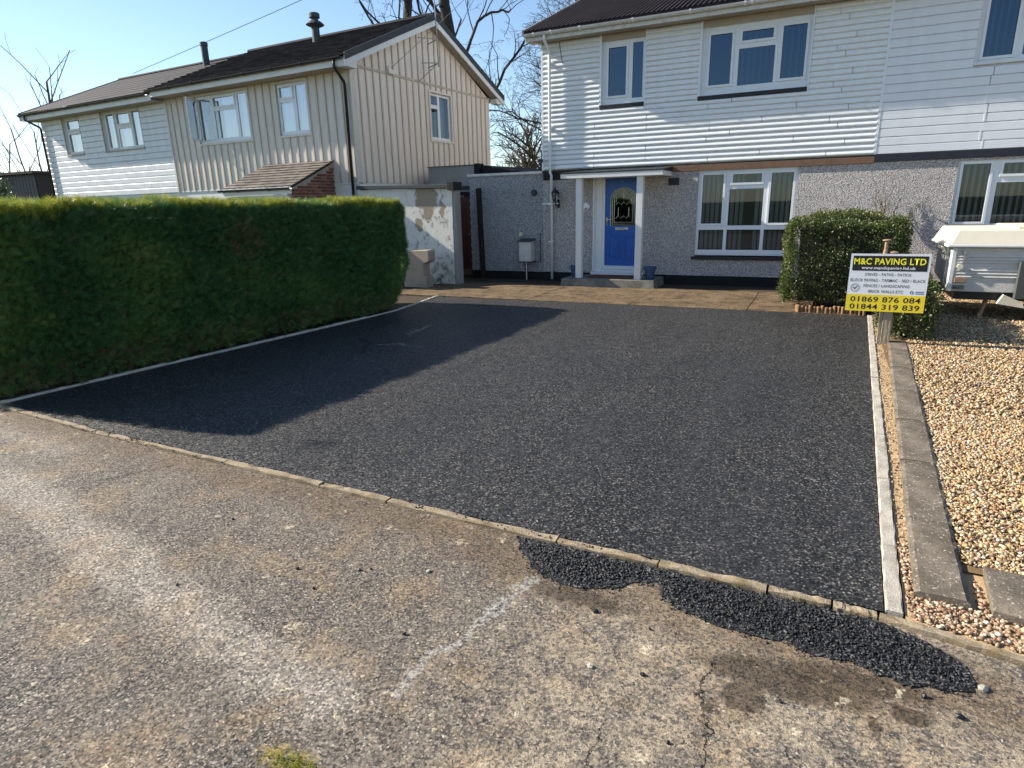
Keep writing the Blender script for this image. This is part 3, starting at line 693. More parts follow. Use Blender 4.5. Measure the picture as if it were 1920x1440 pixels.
# ================================================================== HOUSES
Y0 = 14.14
def ring(mb, x0, x1, z0, z1, w, y0, y1):
    mb.holed(x0, x1, z0, z1, y0, y1, [(x0 + w, x1 - w, z0 + w, z1 - w)])
def window(par, name, x0, x1, z0, z1, y, panes, glass, fmat='white_upvc', cas=0.042, sill=None, slats=None, curtain=None):
    """y is the outer face of the frame; panes are (x0,x1,z0,z1,opens)"""
    w = MB().holed(x0, x1, z0, z1, y, y + 0.07, [p[:4] for p in panes]).build(name, fmat, par)
    for (a, b, c, d, op) in panes:
        off = tuple(par['base'])
        if op:
            cm = MB(); ring(cm, a - cas, b + cas, c - cas, d + cas, cas + 0.004, y - 0.018, y - 0.0005); cm.build('casement', fmat, w, off=off, bevel=0.004)
        MB().box(a - 0.006, b + 0.006, y + 0.018, y + 0.030, c - 0.006, d + 0.006).build('pane', glass, w, off=off) if False else \
            MB().add([(a, y + 0.02, c), (b, y + 0.02, c), (b, y + 0.02, d), (a, y + 0.02, d)], [(0, 1, 2, 3)]).build('pane', glass, w, off=off)
    if sill:
        MB().box(*sill[:6]).build('sill', sill[6], w, off=tuple(par['base']), bevel=0.004)
    if slats:
        sx0, sx1, sz0, sz1, pitch, ang, gaps = slats
        sm = MB().box(-0.042, 0.042, -0.0012, 0.0012, 0, 1).mesh('slat'); sm.materials.append(MAT['blind_grey'])
        x = sx0 + pitch / 2; k = 0; b = par['base']
        while x < sx1:
            if k not in gaps:
                inst(sm, 'blind_slat', w, (x - b[0], y + 0.16 - b[1], sz0 - b[2]), (0, 0, ang + random.uniform(-0.12, 0.12)), (1, 1, sz1 - sz0))
            x += pitch; k += 1
    if curtain:
        for (a, b, c, d, dep) in curtain:
            m = MB(); n = max(8, int((b - a) / 0.02)); vs = []
            for i in range(n + 1):
                xx = a + (b - a) * i / n; yy = y + dep + 0.018 * math.sin(i * 1.15) + 0.008 * math.sin(i * 2.7)
                vs += [(xx, yy, c), (xx, yy, d)]
            m.add(vs, [(2 * i, 2 * i + 2, 2 * i + 3, 2 * i + 1) for i in range(n)]); m.build('curtain', 'curtain_white', w, smooth=True, off=tuple(par['base']))
    return w
def board_mesh(prof, mat):
    """cladding board one metre long in x; prof (y,z) for the face, back at y=0.02"""
    n = len(prof)
    m = MB().prism_x([(0.025, prof[0][1])] + prof + [(0.025, prof[-1][1])], 0, 1)
    me = m.mesh('board'); me.materials.append(MAT[mat]); return me
def courses(par, me, z0, z1, pitch, spans_at, y, joints=(), jit=0.0012):
    b = par['base']; k = 0; z = z0
    while z < z1 - 0.02:
        h = min(1.0, (z1 - z) / pitch)
        for (a, c) in spans_at(z + pitch / 2):
            cuts = [a] + [j for j in (joints[k % len(joints)] if joints else ()) if a + 0.25 < j < c - 0.25] + [c]
            for p, q in zip(cuts, cuts[1:]):
                inst(me, 'siding_board', par, (p - b[0], y - b[1] + random.uniform(-jit, jit), z - b[2] + random.uniform(-0.0012, 0.0012)), (0, random.uniform(-0.0005, 0.0005), random.uniform(-0.0006, 0.0006)), (q - p - (0.012 if q != c else 0), 1, h))
        z += pitch; k += 1

# ---------------------------------------------------------------- white house straight ahead
H1 = thing('semi_detached_house', 'white clad house with blue front door straight behind the new black driveway', 'house', (-6.0, Y0, 0))
XL, XP = -6.0, 0.725
GW = (-2.47, -0.545, 0.60, 2.375)
DR = (-4.77, -3.60, 0.20, 2.335)
W1 = (-4.60, -3.675, 3.80, 5.04)
W2 = (-2.52, -0.545, 3.80, 5.04)
MB().holed(XL, XP, 0.20, 2.50, Y0, Y0 + 0.22, [GW, DR]).build('rendered_wall', 'dash_near', H1)
MB().holed(XL, XP, 2.505, 5.32, Y0 + 0.026, Y0 + 0.22, [W1, W2]).build('upper_wall', 'clad_near', H1)
for a, b in ((XL, -5.2), (-3.1, XP)): MB().box(a, b, Y0 + 0.012, Y0 + 0.2, -0.04, 0.198).build('plinth', 'black_plinth', H1)
MB().box(XL, XL + 0.2, Y0 + 0.222, 20.9, 0.0, 5.30).build('side_wall', 'dash_near', H1)
MB().prism_x([(Y0 + 0.03, 5.322), (20.9, 5.322), (17.45, 6.75)], XL + 0.01, XL + 0.2).build('gable', 'clad_near', H1)
MB().box(XL, XP, 20.9, 21.1, 0, 5.30).build('rear_wall', 'dash_near', H1)
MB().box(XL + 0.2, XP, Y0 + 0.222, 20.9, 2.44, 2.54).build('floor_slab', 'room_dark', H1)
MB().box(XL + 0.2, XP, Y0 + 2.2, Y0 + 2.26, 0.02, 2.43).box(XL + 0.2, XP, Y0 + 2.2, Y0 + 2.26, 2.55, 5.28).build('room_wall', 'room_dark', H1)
prof_round = [(0.004, -0.001), (-0.020, 0.002), (-0.033, 0.013), (-0.036, 0.028), (-0.031, 0.052), (-0.018, 0.077), (0.004, 0.101)]
bm1 = board_mesh(prof_round, 'clad_near')
def spans1(z):
    if z > 3.76: return [(XL + 0.03, W1[0] - 0.055), (W1[1] + 0.02, W2[0] - 0.055), (W2[1] + 0.03, XP - 0.03)]
    return [(XL + 0.03, XP - 0.03)]
courses(H1, bm1, 2.525, 5.165, 0.1016, spans1, Y0, [(-4.75, -2.3, -0.1), (-3.6, -1.3), (-4.75, 0.2), (-3.6, -0.7), (-2.35,), (-1.9, 0.05)])
for nm, x in (('corner_trim', XL - 0.012), ('party_trim', XP - 0.03)):
    MB().box(x, x + 0.045, Y0 - 0.03, Y0 + 0.03, 2.515, 5.17).build(nm, 'white_upvc', H1, bevel=0.004)
for (a, b, c, d) in (W1, W2):
    MB().box(a - 0.06, a - 0.012, Y0 - 0.03, Y0 + 0.12, c - 0.085, 5.168).build('jamb_trim', 'white_upvc', H1, bevel=0.004)
    MB().box(b + 0.002, b + 0.026, Y0 - 0.03, Y0 + 0.12, c - 0.085, 5.168).build('jamb_trim', 'white_upvc', H1, bevel=0.003)
    MB().box(a - 0.008, b - 0.002, Y0 - 0.005, Y0 + 0.07, d + 0.002, 5.166).build('head_board', 'soffit_beige', H1)
window(H1, 'window', W1[0], W1[1], W1[2], W1[3], Y0 + 0.05, [(-4.48, -4.085, 3.97, 4.915, True), (-3.955, -3.735, 3.90, 4.965, False)], 'glass_upper', sill=(-4.645, -3.67, Y0 - 0.035, Y0 + 0.055, 3.715, 3.798, 'black_paint'))
window(H1, 'window', W2[0], W2[1], W2[2], W2[3], Y0 + 0.05, [(-2.385, -1.97, 3.985, 4.905, True), (-1.79, -1.22, 4.73, 4.90, True), (-1.835, -1.175, 3.94, 4.60, False), (-1.055, -0.635, 3.985, 4.905, True)], 'glass_upper',
       sill=(-2.57, -0.555, Y0 - 0.035, Y0 + 0.055, 3.715, 3.798, 'black_paint'), slats=(-1.83, -0.62, 3.85, 4.98, 0.11, 1.15, ()))
window(H1, 'window', GW[0], GW[1], GW[2] + 0.035, GW[3], Y0 + 0.045, [(-2.375, -1.955, 1.29, 2.278, True), (-1.78, -1.22, 2.10, 2.272, True), (-1.83, -1.168, 1.25, 1.98, False), (-1.04, -0.628, 1.29, 2.272, True), (-2.412, -1.902, 0.75, 1.165, False), (-1.835, -1.17, 0.75, 1.165, False), (-1.105, -0.60, 0.75, 1.165, False)], 'glass_lower',
       sill=(-2.53, -0.50, Y0 - 0.045, Y0 + 0.06, 0.545, 0.61, 'black_paint'), slats=(-2.42, -0.6, 0.66, 2.33, 0.098, 0.75, (9, 10)))
MB().box(-3.14, XP, Y0 - 0.028, Y0 - 0.002, 2.365, 2.485).build('timber_band', 'brown_timber', H1, bevel=0.004)
MB().box(XL, XP, Y0 - 0.012, Y0 + 0.02, 2.4865, 2.512).build('flashing', 'black_paint', H1)
MB().box(XL + 0.01, -5.18, Y0 - 0.012, Y0 - 0.001, 2.30, 2.484).build('dark_band', 'dark_timber', H1)
# roof
RE, RR = (13.76, 5.335), (17.45, 6.84)
def ribbed(x0, x1, e, r, pitch, amp, par, mat, name='roof'):
    n = int(round((x1 - x0) / pitch)); pts = []
    for i in range(n):
        x = x0 + i * pitch
        pts += [(x, 0), (x + pitch * 0.40, 0), (x + pitch * 0.52, amp), (x + pitch * 0.88, amp)]
    pts.append((x1, 0)); m = MB(); k = len(pts)
    dy, dz = r[0] - e[0], r[1] - e[1]; L = math.hypot(dy, dz); ny, nz = -dz / L, dy / L
    if nz < 0: ny, nz = -ny, -nz
    vs = []
    for t in (0, 1):
        for (x, a) in pts: vs.append((x, e[0] + dy * t + ny * a, e[1] + dz * t + nz * a))
    for t in (0, 1):
        for (x, a) in pts: vs.append((x, e[0] + dy * t - ny * 0.02, e[1] + dz * t - nz * 0.02))
    fs = [(i, i + 1, k + i + 1, k + i) for i in range(k - 1)] + [(2 * k + i + 1, 2 * k + i, 3 * k + i, 3 * k + i + 1) for i in range(k - 1)]
    fs += [(i + 1, i, 2 * k + i, 2 * k + i + 1) for i in range(k - 1)]
    fs += [(0, k, 3 * k, 2 * k), (k - 1, 3 * k - 1, 4 * k - 1, 2 * k - 1)]
    return m.add(vs, fs).build(name, mat, par)
ribbed(-6.27, XP, RE, RR, 0.1, 0.034, H1, 'roof_near', 'roof_slope')
ribbed(-6.27, XP, (21.4, 5.25), (17.46, 6.84), 0.1, 0.022, H1, 'roof_near', 'roof_slope')
MB().tube([(-6.28, 17.45, 6.86), (XP, 17.45, 6.86)], 0.09, 8).build('ridge', 'roof_near', H1)
MB().hexa([(-6.30, 13.76, 5.27), (-6.262, 13.76, 5.27), (-6.262, 17.45, 6.78), (-6.30, 17.45, 6.78), (-6.30, 13.76, 5.385), (-6.262, 13.76, 5.385), (-6.262, 17.45, 6.89), (-6.30, 17.45, 6.89)]).build('verge', 'porch_concrete', H1)
MB().hexa([(-6.255, 13.80, 5.16), (-6.235, 13.80, 5.16), (-6.235, 17.45, 6.68), (-6.255, 17.45, 6.68), (-6.255, 13.80, 5.30), (-6.235, 13.80, 5.30), (-6.235, 17.45, 6.82), (-6.255, 17.45, 6.82)]).build('bargeboard', 'white_gutter', H1)
MB().box(-6.23, XP, 13.815, 13.84, 5.165, 5.315).build('fascia', 'white_gutter', H1)
MB().box(-6.23, XP, 13.842, Y0 + 0.02, 5.172, 5.192).build('soffit', 'soffit_beige', H1)
def gutter(par, x0, x1, y, z, r, mat, brk, bmat):
    n = 8; out = [(y + r * math.cos(math.pi + math.pi * k / n), z + r * math.sin(math.pi + math.pi * k / n)) for k in range(n + 1)]
    inn = [(y + (r - 0.006) * math.cos(math.pi + math.pi * k / n), z + (r - 0.006) * math.sin(math.pi + math.pi * k / n)) for k in range(n, -1, -1)]
    MB().prism_x(out + inn, x0, x1).build('gutter', mat, par)
    o2 = [(y + (r + 0.009) * math.cos(math.pi * 0.96 + math.pi * 1.08 * k / n), z + (r + 0.009) * math.sin(math.pi * 0.96 + math.pi * 1.08 * k / n)) for k in range(n + 1)]
    i2 = [(y + (r + 0.001) * math.cos(math.pi * 0.96 + math.pi * 1.08 * k / n), z + (r + 0.001) * math.sin(math.pi * 0.96 + math.pi * 1.08 * k / n)) for k in range(n, -1, -1)]
    for x in brk: MB().prism_x(o2 + i2, x - 0.018, x + 0.018).build('gutter_bracket', bmat, par)
gutter(H1, -6.26, XP, 13.765, 5.30, 0.058, 'white_gutter', (-6.02, -5.62, -4.97, -3.85, -2.72, -1.72, -1.60, -0.5), 'white_upvc')
MB().tube([(-5.79, 13.765, 5.26), (-5.79, 13.77, 5.15), (-5.785, 14.05, 4.98), (-5.78, Y0 - 0.102, 4.90), (-5.775, Y0 - 0.102, 2.46), (-5.76, Y0 - 0.068, 2.40), (-5.755, Y0 - 0.068, 0.04)], 0.031, 10).build('downpipe', 'white_upvc', H1, smooth=True)
for z in (4.72, 3.4, 2.62, 1.75, 0.9):
    MB().box(-5.83, -5.725, Y0 - 0.11, Y0 - 0.02 if z > 2.5 else Y0, z, z + 0.03).build('pipe_clip', 'white_upvc', H1)
MB().box(-6.02, -5.60, Y0 - 0.04, Y0 - 0.001, 1.765, 1.79).build('waste_pipe', 'white_upvc', H1)
MB().tube([(-5.57, 14.10, 5.14), (-5.55, 14.105, 5.0), (-5.50, 14.108, 4.72)], 0.008, 5).build('cable', 'wire_black', H1)
m = MB().box(-3.085, -2.86, Y0 - 0.018, Y0 - 0.001, 2.095, 2.243)
for k in range(6): m.box(-3.075, -2.87, Y0 - 0.028, Y0 - 0.0181, 2.108 + k * 0.022, 2.118 + k * 0.022)
m.build('air_vent', 'black_plastic', H1)
# porch
MB().hexa([(-5.20, 13.16, -0.04), (-3.08, 13.22, -0.04), (-3.08, Y0 - 0.002, -0.04), (-5.20, Y0 - 0.002, -0.04), (-5.17, 13.19, 0.165), (-3.11, 13.25, 0.165), (-3.11, Y0 - 0.002, 0.165), (-5.17, Y0 - 0.002, 0.165)]).build('porch_step', 'porch_concrete', H1, bevel=0.015)
tm = MB().box(0, 0.146, 0, 0.146, 0, 0.012).mesh('tile'); tm.materials.append(MAT['red_tile'])
for i in range(7):
    for j in range(4): inst(tm, 'floor_tile', H1, (-4.70 + i * 0.15 + 6.0, 13.45 + j * 0.15 - Y0, 0.1655))
for nm, x in (('porch_post', -4.895), ('porch_post', -3.565)):
    MB().box(x, x + 0.135, 13.34, 13.475, 0.1655, 2.285).build(nm, 'white_paint', H1, bevel=0.005)
MB().box(-5.21, -3.03, 13.30, Y0 - 0.001, 2.288, 2.30).build('porch_ceiling', 'white_paint', H1)
MB().box(-5.22, -3.02, 13.27, 13.299, 2.285, 2.375).box(-5.22, -5.205, 13.2995, Y0 - 0.003, 2.285, 2.375).box(-3.035, -3.02, 13.2995, Y0 - 0.003, 2.285, 2.375).build('porch_fascia', 'white_paint', H1)
MB().prism_x([(13.262, 2.376), (Y0 - 0.03, 2.376), (Y0 - 0.03, 2.478), (13.262, 2.402)], -5.235, -3.005).build('porch_roof', 'black_paint', H1)
# front door
fr = MB().holed(DR[0], DR[1], 0.235, DR[3], Y0 + 0.03, Y0 + 0.11, [(-4.50, -3.655, 0.372, 2.30)]).box(-4.64, -4.56, Y0 + 0.012, Y0 + 0.0295, 0.30, DR[3]).box(DR[0], DR[0] + 0.03, Y0 - 0.01, Y0 + 0.0295, 0.25, DR[3]).build('door_frame', 'white_upvc', H1)
MB().box(-4.80, -3.57, Y0 - 0.06, Y0 + 0.13, 0.17, 0.234).box(-4.52, -3.64, Y0 + 0.0, Y0 + 0.0295, 0.29, 0.369).build('threshold', 'white_upvc', H1, bevel=0.006)
DX0, DX1, DZ0, DZ1 = -4.495, -3.66, 0.376, 2.296
gx0, gx1, gz0, gz1 = -4.375, -3.78, 1.255, 2.085
arch = [(gx0, gz0), (gx1, gz0), (gx1, gz1 - 0.22)] + [((gx0 + gx1) / 2 + (gx1 - gx0) / 2 * math.cos(math.pi * k / 10), gz1 - 0.22 + 0.22 * math.sin(math.pi * k / 10)) for k in range(1, 10)] + [(gx0, gz1 - 0.22)]
def outline(a, s, cx=(gx0 + gx1) / 2, cz=(gz0 + gz1) / 2):
    return [(cx + (x - cx) * s[0], cz + (z - cz) * s[1]) for x, z in a]
# leaf with an arched light: rectangle strip round the arch
dm = MB(); yf, yb = Y0 + 0.055, Y0 + 0.10
outer = []
for (x, z) in arch:
    if abs(z - gz0) < 1e-6: outer.append((DX0 if x < -4.1 else DX1, DZ0))
    else: outer.append((None, z))
n = len(arch); pts_o = []
for (x, z) in arch:
    t = (x - (gx0 + gx1) / 2) / ((gx1 - gx0) / 2)
    if z <= gz0 + 1e-6: pts_o.append((DX0 if t < 0 else DX1, 1.14))
    elif z <= gz1 - 0.21: pts_o.append((DX0 if t < 0 else DX1, z))
    else: pts_o.append((DX0 + (DX1 - DX0) * (t + 1) / 2, DZ1))
vs = [(x, yf, z) for x, z in arch] + [(x, yf, z) for x, z in pts_o] + [(x, yb, z) for x, z in arch]
fs = [(i, (i + 1) % n, n + (i + 1) % n, n + i) for i in range(n)] + [(i, 2 * n + i, 2 * n + (i + 1) % n, (i + 1) % n) for i in range(n)]
dm.add(vs, fs)
iR, iL = 2, n - 1
dm.add([(DX1, yf, gz1 - 0.22), (DX1, yf, DZ1), pts_o[3] and (pts_o[3][0], yf, DZ1)], [(0, 1, 2)])
dm.add([(DX0, yf, gz1 - 0.22), (pts_o[n - 2][0], yf, DZ1), (DX0, yf, DZ1)], [(0, 1, 2)])
dm.box(DX0, DX1, yf, yb, DZ0, 1.1395)
door = dm.build('front_door', 'door_blue', H1)
for (a, b) in ((-4.41, -4.115), (-4.04, -3.745)):
    pm = MB(); ring(pm, a, b, 0.52, 1.06, 0.028, yf - 0.012, yf - 0.0005); pm.box(a + 0.06, b - 0.06, yf - 0.014, yf - 0.0006, 0.58, 1.0); pm.build('door_panel', 'door_blue', door, off=tuple(H1['base']), bevel=0.006)
MB().add([(x, yf + 0.02, z) for x, z in arch], [tuple(range(n))]).build('door_glass', 'glass_lower', door, off=tuple(H1['base']))
lm = MB()
def came(path, r=0.0085):
    lm.tube([(x, yf + 0.012, z) for x, z in path], r, 4)
for s in ((1.0, 1.0), (0.86, 0.90), (0.72, 0.80)):
    a = outline(arch, s); came(a + a[:1], 0.010 if s[0] == 1 else 0.0075)
cx = (gx0 + gx1) / 2
for k in (-1, 0, 1):
    for zz in (1.42, 1.72):
        came([(cx + k * 0.12 - 0.06, zz), (cx + k * 0.12, zz + 0.06), (cx + k * 0.12 + 0.06, zz), (cx + k * 0.12, zz - 0.06), (cx + k * 0.12 - 0.06, zz)])
for k in (-0.5, 0.5): came([(cx + k * 0.24, 1.48), (cx + k * 0.24, 1.66)])
for k in (-1, 1): came([(cx + k * 0.18, 1.78), (cx + k * 0.15, 1.95), (cx, 1.86)])
came([(cx, 1.86), (cx, 2.07)])
lm.build('lead_came', 'lead_came', door, off=tuple(H1['base']))
MB().box(-4.255, -3.955, yf - 0.016, yf - 0.0005, 1.17, 1.222).build('letter_plate', 'chrome', door, off=tuple(H1['base']), bevel=0.005)
MB().box(-4.475, -4.435, yf - 0.012, yf - 0.0005, 1.27, 1.46).box(-4.47, -4.345, yf - 0.045, yf - 0.028, 1.39, 1.412).box(-4.465, -4.445, yf - 0.03, yf - 0.0121, 1.39, 1.412).build('handle', 'chrome', door, off=tuple(H1['base']))

# ---------------------------------------------------------------- right-hand neighbour
H2 = thing('semi_detached_house', 'right hand half of the white clad pair, flat wide boards and vertical window blinds', 'house', (XP + 0.001, Y0, 0))
X2, X3 = XP + 0.001, 6.8
U2 = (2.06, 4.35, 3.92, 5.02); G2 = (2.06, 4.30, 0.65, 2.345)
MB().holed(X2, X3, 0.20, 2.38, Y0 + 0.0003, Y0 + 0.22, [G2]).build('rendered_wall', 'dash_near', H2)
MB().holed(X2, X3, 2.3845, 5.32, Y0 + 0.026, Y0 + 0.22, [U2]).build('upper_wall', 'clad_next', H2)
MB().box(X2, X3, Y0 + 0.016, Y0 + 0.2, -0.04, 0.198).build('plinth', 'black_plinth', H2)
MB().box(X3 - 0.2, X3, Y0 + 0.222, 20.9, 0, 5.3).box(X2, X3, 20.9, 21.1, 0, 5.3).build('rear_wall', 'dash_near', H2)
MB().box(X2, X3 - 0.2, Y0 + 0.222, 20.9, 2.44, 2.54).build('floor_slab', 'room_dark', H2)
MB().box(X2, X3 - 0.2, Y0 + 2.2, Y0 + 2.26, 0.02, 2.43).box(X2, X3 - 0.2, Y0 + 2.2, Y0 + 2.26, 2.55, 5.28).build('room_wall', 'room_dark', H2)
prof_flat = [(-0.004, -0.004), (-0.026, 0.0), (-0.026, 0.124), (-0.004, 0.143), (0.004, 0.148)]
bm2 = board_mesh(prof_flat, 'clad_next')
courses(H2, bm2, 2.525, 5.165, 0.1485, lambda z: [(X2 + 0.005, U2[0] - 0.03), (U2[1] + 0.03, X3)] if z > 3.86 else [(X2 + 0.005, X3)], Y0, [(2.35, 4.6), (2.30,), (3.4,), (2.32, 4.7)])
MB().box(X2, X3, Y0 - 0.03, Y0 + 0.0255, 2.3855, 2.512).build('dark_band', 'navy_band', H2)
clip = MB().box(-0.012, 0.012, -0.029, 0.0, 0, 0.146).mesh('joint_clip'); clip.materials.append(MAT['clad_near'])
for (x, k) in ((2.35, 0), (2.30, 1), (2.32, 3), (2.30, 5)): inst(clip, 'joint_clip', H2, (x - X2, 0, 2.525 + k * 0.1485))
window(H2, 'window', U2[0], U2[1], U2[2], U2[3], Y0 + 0.05, [(2.15, 2.565, 4.01, 4.9, True), (2.76, 3.5, 4.72, 4.9, True), (2.70, 3.55, 4.0, 4.6, False), (3.75, 4.25, 4.01, 4.9, True)], 'glass_upper',
       sill=(2.03, 4.37, Y0 - 0.04, Y0 + 0.055, 3.885, 3.9185, 'white_paint'), slats=(2.1, 4.3, 3.95, 5.0, 0.10, 0.9, ()))
window(H2, 'window', G2[0], G2[1], G2[2], G2[3], Y0 + 0.045, [(2.14, 2.55, 1.28, 2.283, True), (2.73, 3.45, 2.09, 2.28, True), (2.675, 3.5, 1.25, 1.955, False), (3.72, 4.2, 1.28, 2.28, True), (2.12, 2.6, 0.75, 1.16, False), (2.675, 3.5, 0.75, 1.16, False), (3.6, 4.22, 0.75, 1.16, False)], 'glass_lower',
       sill=(2.0, 4.35, Y0 - 0.045, Y0 + 0.06, 0.585, 0.648, 'black_paint'), slats=(2.1, 4.25, 0.68, 2.3, 0.10, 0.8, ()))
ribbed(XP + 0.004, 7.0, RE, RR, 0.1, 0.022, H2, 'roof_near', 'roof_slope')
ribbed(XP + 0.004, 7.0, (21.4, 5.25), (17.46, 6.84), 0.1, 0.022, H2, 'roof_near', 'roof_slope')
MB().box(XP + 0.004, 7.0, 13.815, 13.84, 5.165, 5.315).build('fascia', 'white_gutter', H2)
MB().box(XP + 0.004, 7.0, 13.842, Y0 + 0.02, 5.172, 5.192).build('soffit', 'soffit_beige', H2)
gutter(H2, XP + 0.004, 7.0, 13.765, 5.30, 0.058, 'white_gutter', (1.5, 2.5, 3.5), 'white_upvc')

# ---------------------------------------------------------------- single storey side extension
EX = thing('side_extension', 'grey pebbledash single storey extension left of the downpipe', 'extension', (-8.0, Y0 + 0.06, 0))
ye = Y0 + 0.06
MB().box(-8.0, XL - 0.001, ye, 20.5, 0.19, 2.455).build('rendered_wall', 'dash_ext', EX)
MB().box(-7.995, XL - 0.001, ye + 0.01, 20.4, -0.04, 0.189).build('plinth', 'black_plinth', EX)
MB().box(-8.04, XL - 0.03, ye - 0.04, ye + 0.16, 2.4555, 2.515).build('coping', 'white_gutter', EX, bevel=0.006)
MB().box(-7.95, XL - 0.002, ye + 0.165, 20.4, 2.456, 2.49).build('flat_roof', 'black_plinth', EX)
cap = MB(); cap.tube([(-6.25, ye - 0.03, 2.035), (-6.25, ye + 0.02, 2.035)], 0.075, 20); cap.tube([(-6.25, ye - 0.05, 2.035), (-6.25, ye - 0.0301, 2.035)], 0.055, 20)
cap.build('flue_cap', 'black_plastic', EX)
MB().box(-6.655, -6.565, ye - 0.045, ye - 0.001, 1.03, 1.125).build('junction_box', 'cream_plastic', EX, bevel=0.006)
MB().tube([(-6.10, ye - 0.02, 1.10), (-6.10, ye - 0.02, 0.43), (-6.20, ye - 0.03, 0.41), (-6.25, ye - 0.05, 0.45)], 0.011, 6).build('cable', 'wire_black', EX)
mb_ = thing('meter_box', 'weathered pale meter box on a short pipe leg low on the grey wall', 'meter box', (-6.39, ye - 0.2, 0))
MB().box(-6.57, -6.26, ye - 0.24, ye - 0.003, 0.45, 0.93).build('cabinet', 'trailer_panel', mb_, bevel=0.01)
MB().prism_x([(ye - 0.27, 0.935), (ye - 0.003, 0.985), (ye - 0.003, 0.9455), (ye - 0.27, 0.91)], -6.60, -6.23).build('lid', 'flue_metal', mb_)
MB().box(-6.55, -6.28, ye - 0.248, ye - 0.2405, 0.47, 0.89).build('cabinet_door', 'trailer_panel', mb_)
MB().tube([(-6.43, ye - 0.12, 0.449), (-6.43, ye - 0.12, 0.0)], 0.022, 8).build('leg', 'metal_grey', mb_)
MB().box(-6.59, -6.24, ye - 0.25, ye - 0.003, 0.425, 0.4485).build('base_tray', 'flue_metal', mb_)
wl = thing('wall_lantern', 'black coach lantern on the wall beside the white downpipe', 'lantern', (-5.63, Y0 - 0.1, 1.7))
lx, ly = -5.64, Y0 - 0.14
MB().box(lx + 0.01, lx + 0.06, Y0 - 0.03, Y0 - 0.001, 1.68, 1.86).tube([(lx + 0.035, Y0 - 0.03, 1.74), (lx + 0.03, Y0 - 0.10, 1.72), (lx, ly, 1.78), (lx, ly, 1.82)], 0.013, 6).build('bracket', 'black_paint', wl)
MB().lathe((lx, ly, 1.82), [(0.03, 0), (0.055, 0.012), (0.055, 0.022)], 6).lathe((lx, ly, 2.0), [(0.105, 0), (0.095, 0.02), (0.05, 0.075), (0.02, 0.095), (0.012, 0.14), (0.003, 0.16)], 6).build('cap', 'black_paint', wl)
m = MB()
for k in range(6):
    t = math.pi * k / 3; m.tube([(lx + 0.052 * math.cos(t), ly + 0.052 * math.sin(t), 1.84), (lx + 0.085 * math.cos(t), ly + 0.085 * math.sin(t), 2.0)], 0.006, 4)
m.build('cage', 'black_paint', wl)
MB().lathe((lx, ly, 1.842), [(0.045, 0), (0.075, 0.155)], 6).build('lamp_glass', 'glass_far', wl)
sc_ = thing('security_camera', 'small dark security camera on the lower corner of the white cladding', 'camera', (-5.99, Y0 - 0.1, 2.75))
MB().box(-6.0, -5.93, Y0 - 0.055, Y0 - 0.032, 2.68, 2.78).tube([(-5.965, Y0 - 0.05, 2.73), (-5.985, Y0 - 0.12, 2.735)], 0.014, 8).build('mount', 'white_upvc', sc_)
MB().tube([(-5.985, Y0 - 0.10, 2.735), (-5.995, Y0 - 0.20, 2.725)], 0.038, 12).build('camera_body', 'black_plastic', sc_)
pq = thing('house_plaque', 'small diamond shaped white plaque on the wall left of the door', 'plaque', (-4.93, Y0 - 0.02, 1.69))
MB().prism_y([(-5.045, 1.69), (-4.94, 1.585), (-4.835, 1.69), (-4.94, 1.795)], Y0 - 0.022, Y0 - 0.001).build('plate', 'ink_white', pq)
MB().prism_y([(-4.975, 1.63), (-4.94, 1.605), (-4.90, 1.65), (-4.935, 1.68)], Y0 - 0.025, Y0 - 0.0225).build('motif', 'rust_metal', pq)
def pot(name, label, x, y, s):
    t = thing(name, label, 'plant pot', (x, y, 0.165), 0, 'blue pots on the porch step')
    MB().lathe((x, y, 0.166), [(0.075 * s, 0), (0.11 * s, 0.20 * s), (0.13 * s, 0.202 * s), (0.133 * s, 0.245 * s), (0.115 * s, 0.246 * s), (0.105 * s, 0.20 * s)], 24).build('pot', 'blue_pot', t, smooth=False)
    MB().lathe((x, y, 0.166 + 0.198 * s), [(0.104 * s, 0), (0.09 * s, 0.012)], 16).build('compost', 'soil', t)
pot('plant_pot', 'blue plant pot half hidden behind the left porch post', -5.00, 13.62, 1.0)
pot('plant_pot', 'blue plant pot on the step right of the right porch post', -3.26, 13.50, 1.08)
wp = thing('wooden_post', 'dark brown timber post standing against the grey extension wall', 'post', (-7.66, ye - 0.1, 0))
MB().hexa([(-7.70, ye - 0.13, -0.03), (-7.60, ye - 0.13, -0.03), (-7.60, ye - 0.03, -0.03), (-7.70, ye - 0.03, -0.03), (-7.77, ye - 0.11, 2.17), (-7.67, ye - 0.11, 2.19), (-7.67, ye - 0.01, 2.19), (-7.77, ye - 0.01, 2.17)]).build('post', 'dark_timber', wp, bevel=0.004)
MB().hexa([(-7.655, ye - 0.155, 0.0), (-7.60, ye - 0.155, 0.0), (-7.60, ye - 0.1305, 0.0), (-7.655, ye - 0.1305, 0.0), (-7.722, ye - 0.135, 2.1), (-7.668, ye - 0.135, 2.1), (-7.668, ye - 0.112, 2.1), (-7.722, ye - 0.112, 2.1)]).build('batten', 'dark_timber', wp)

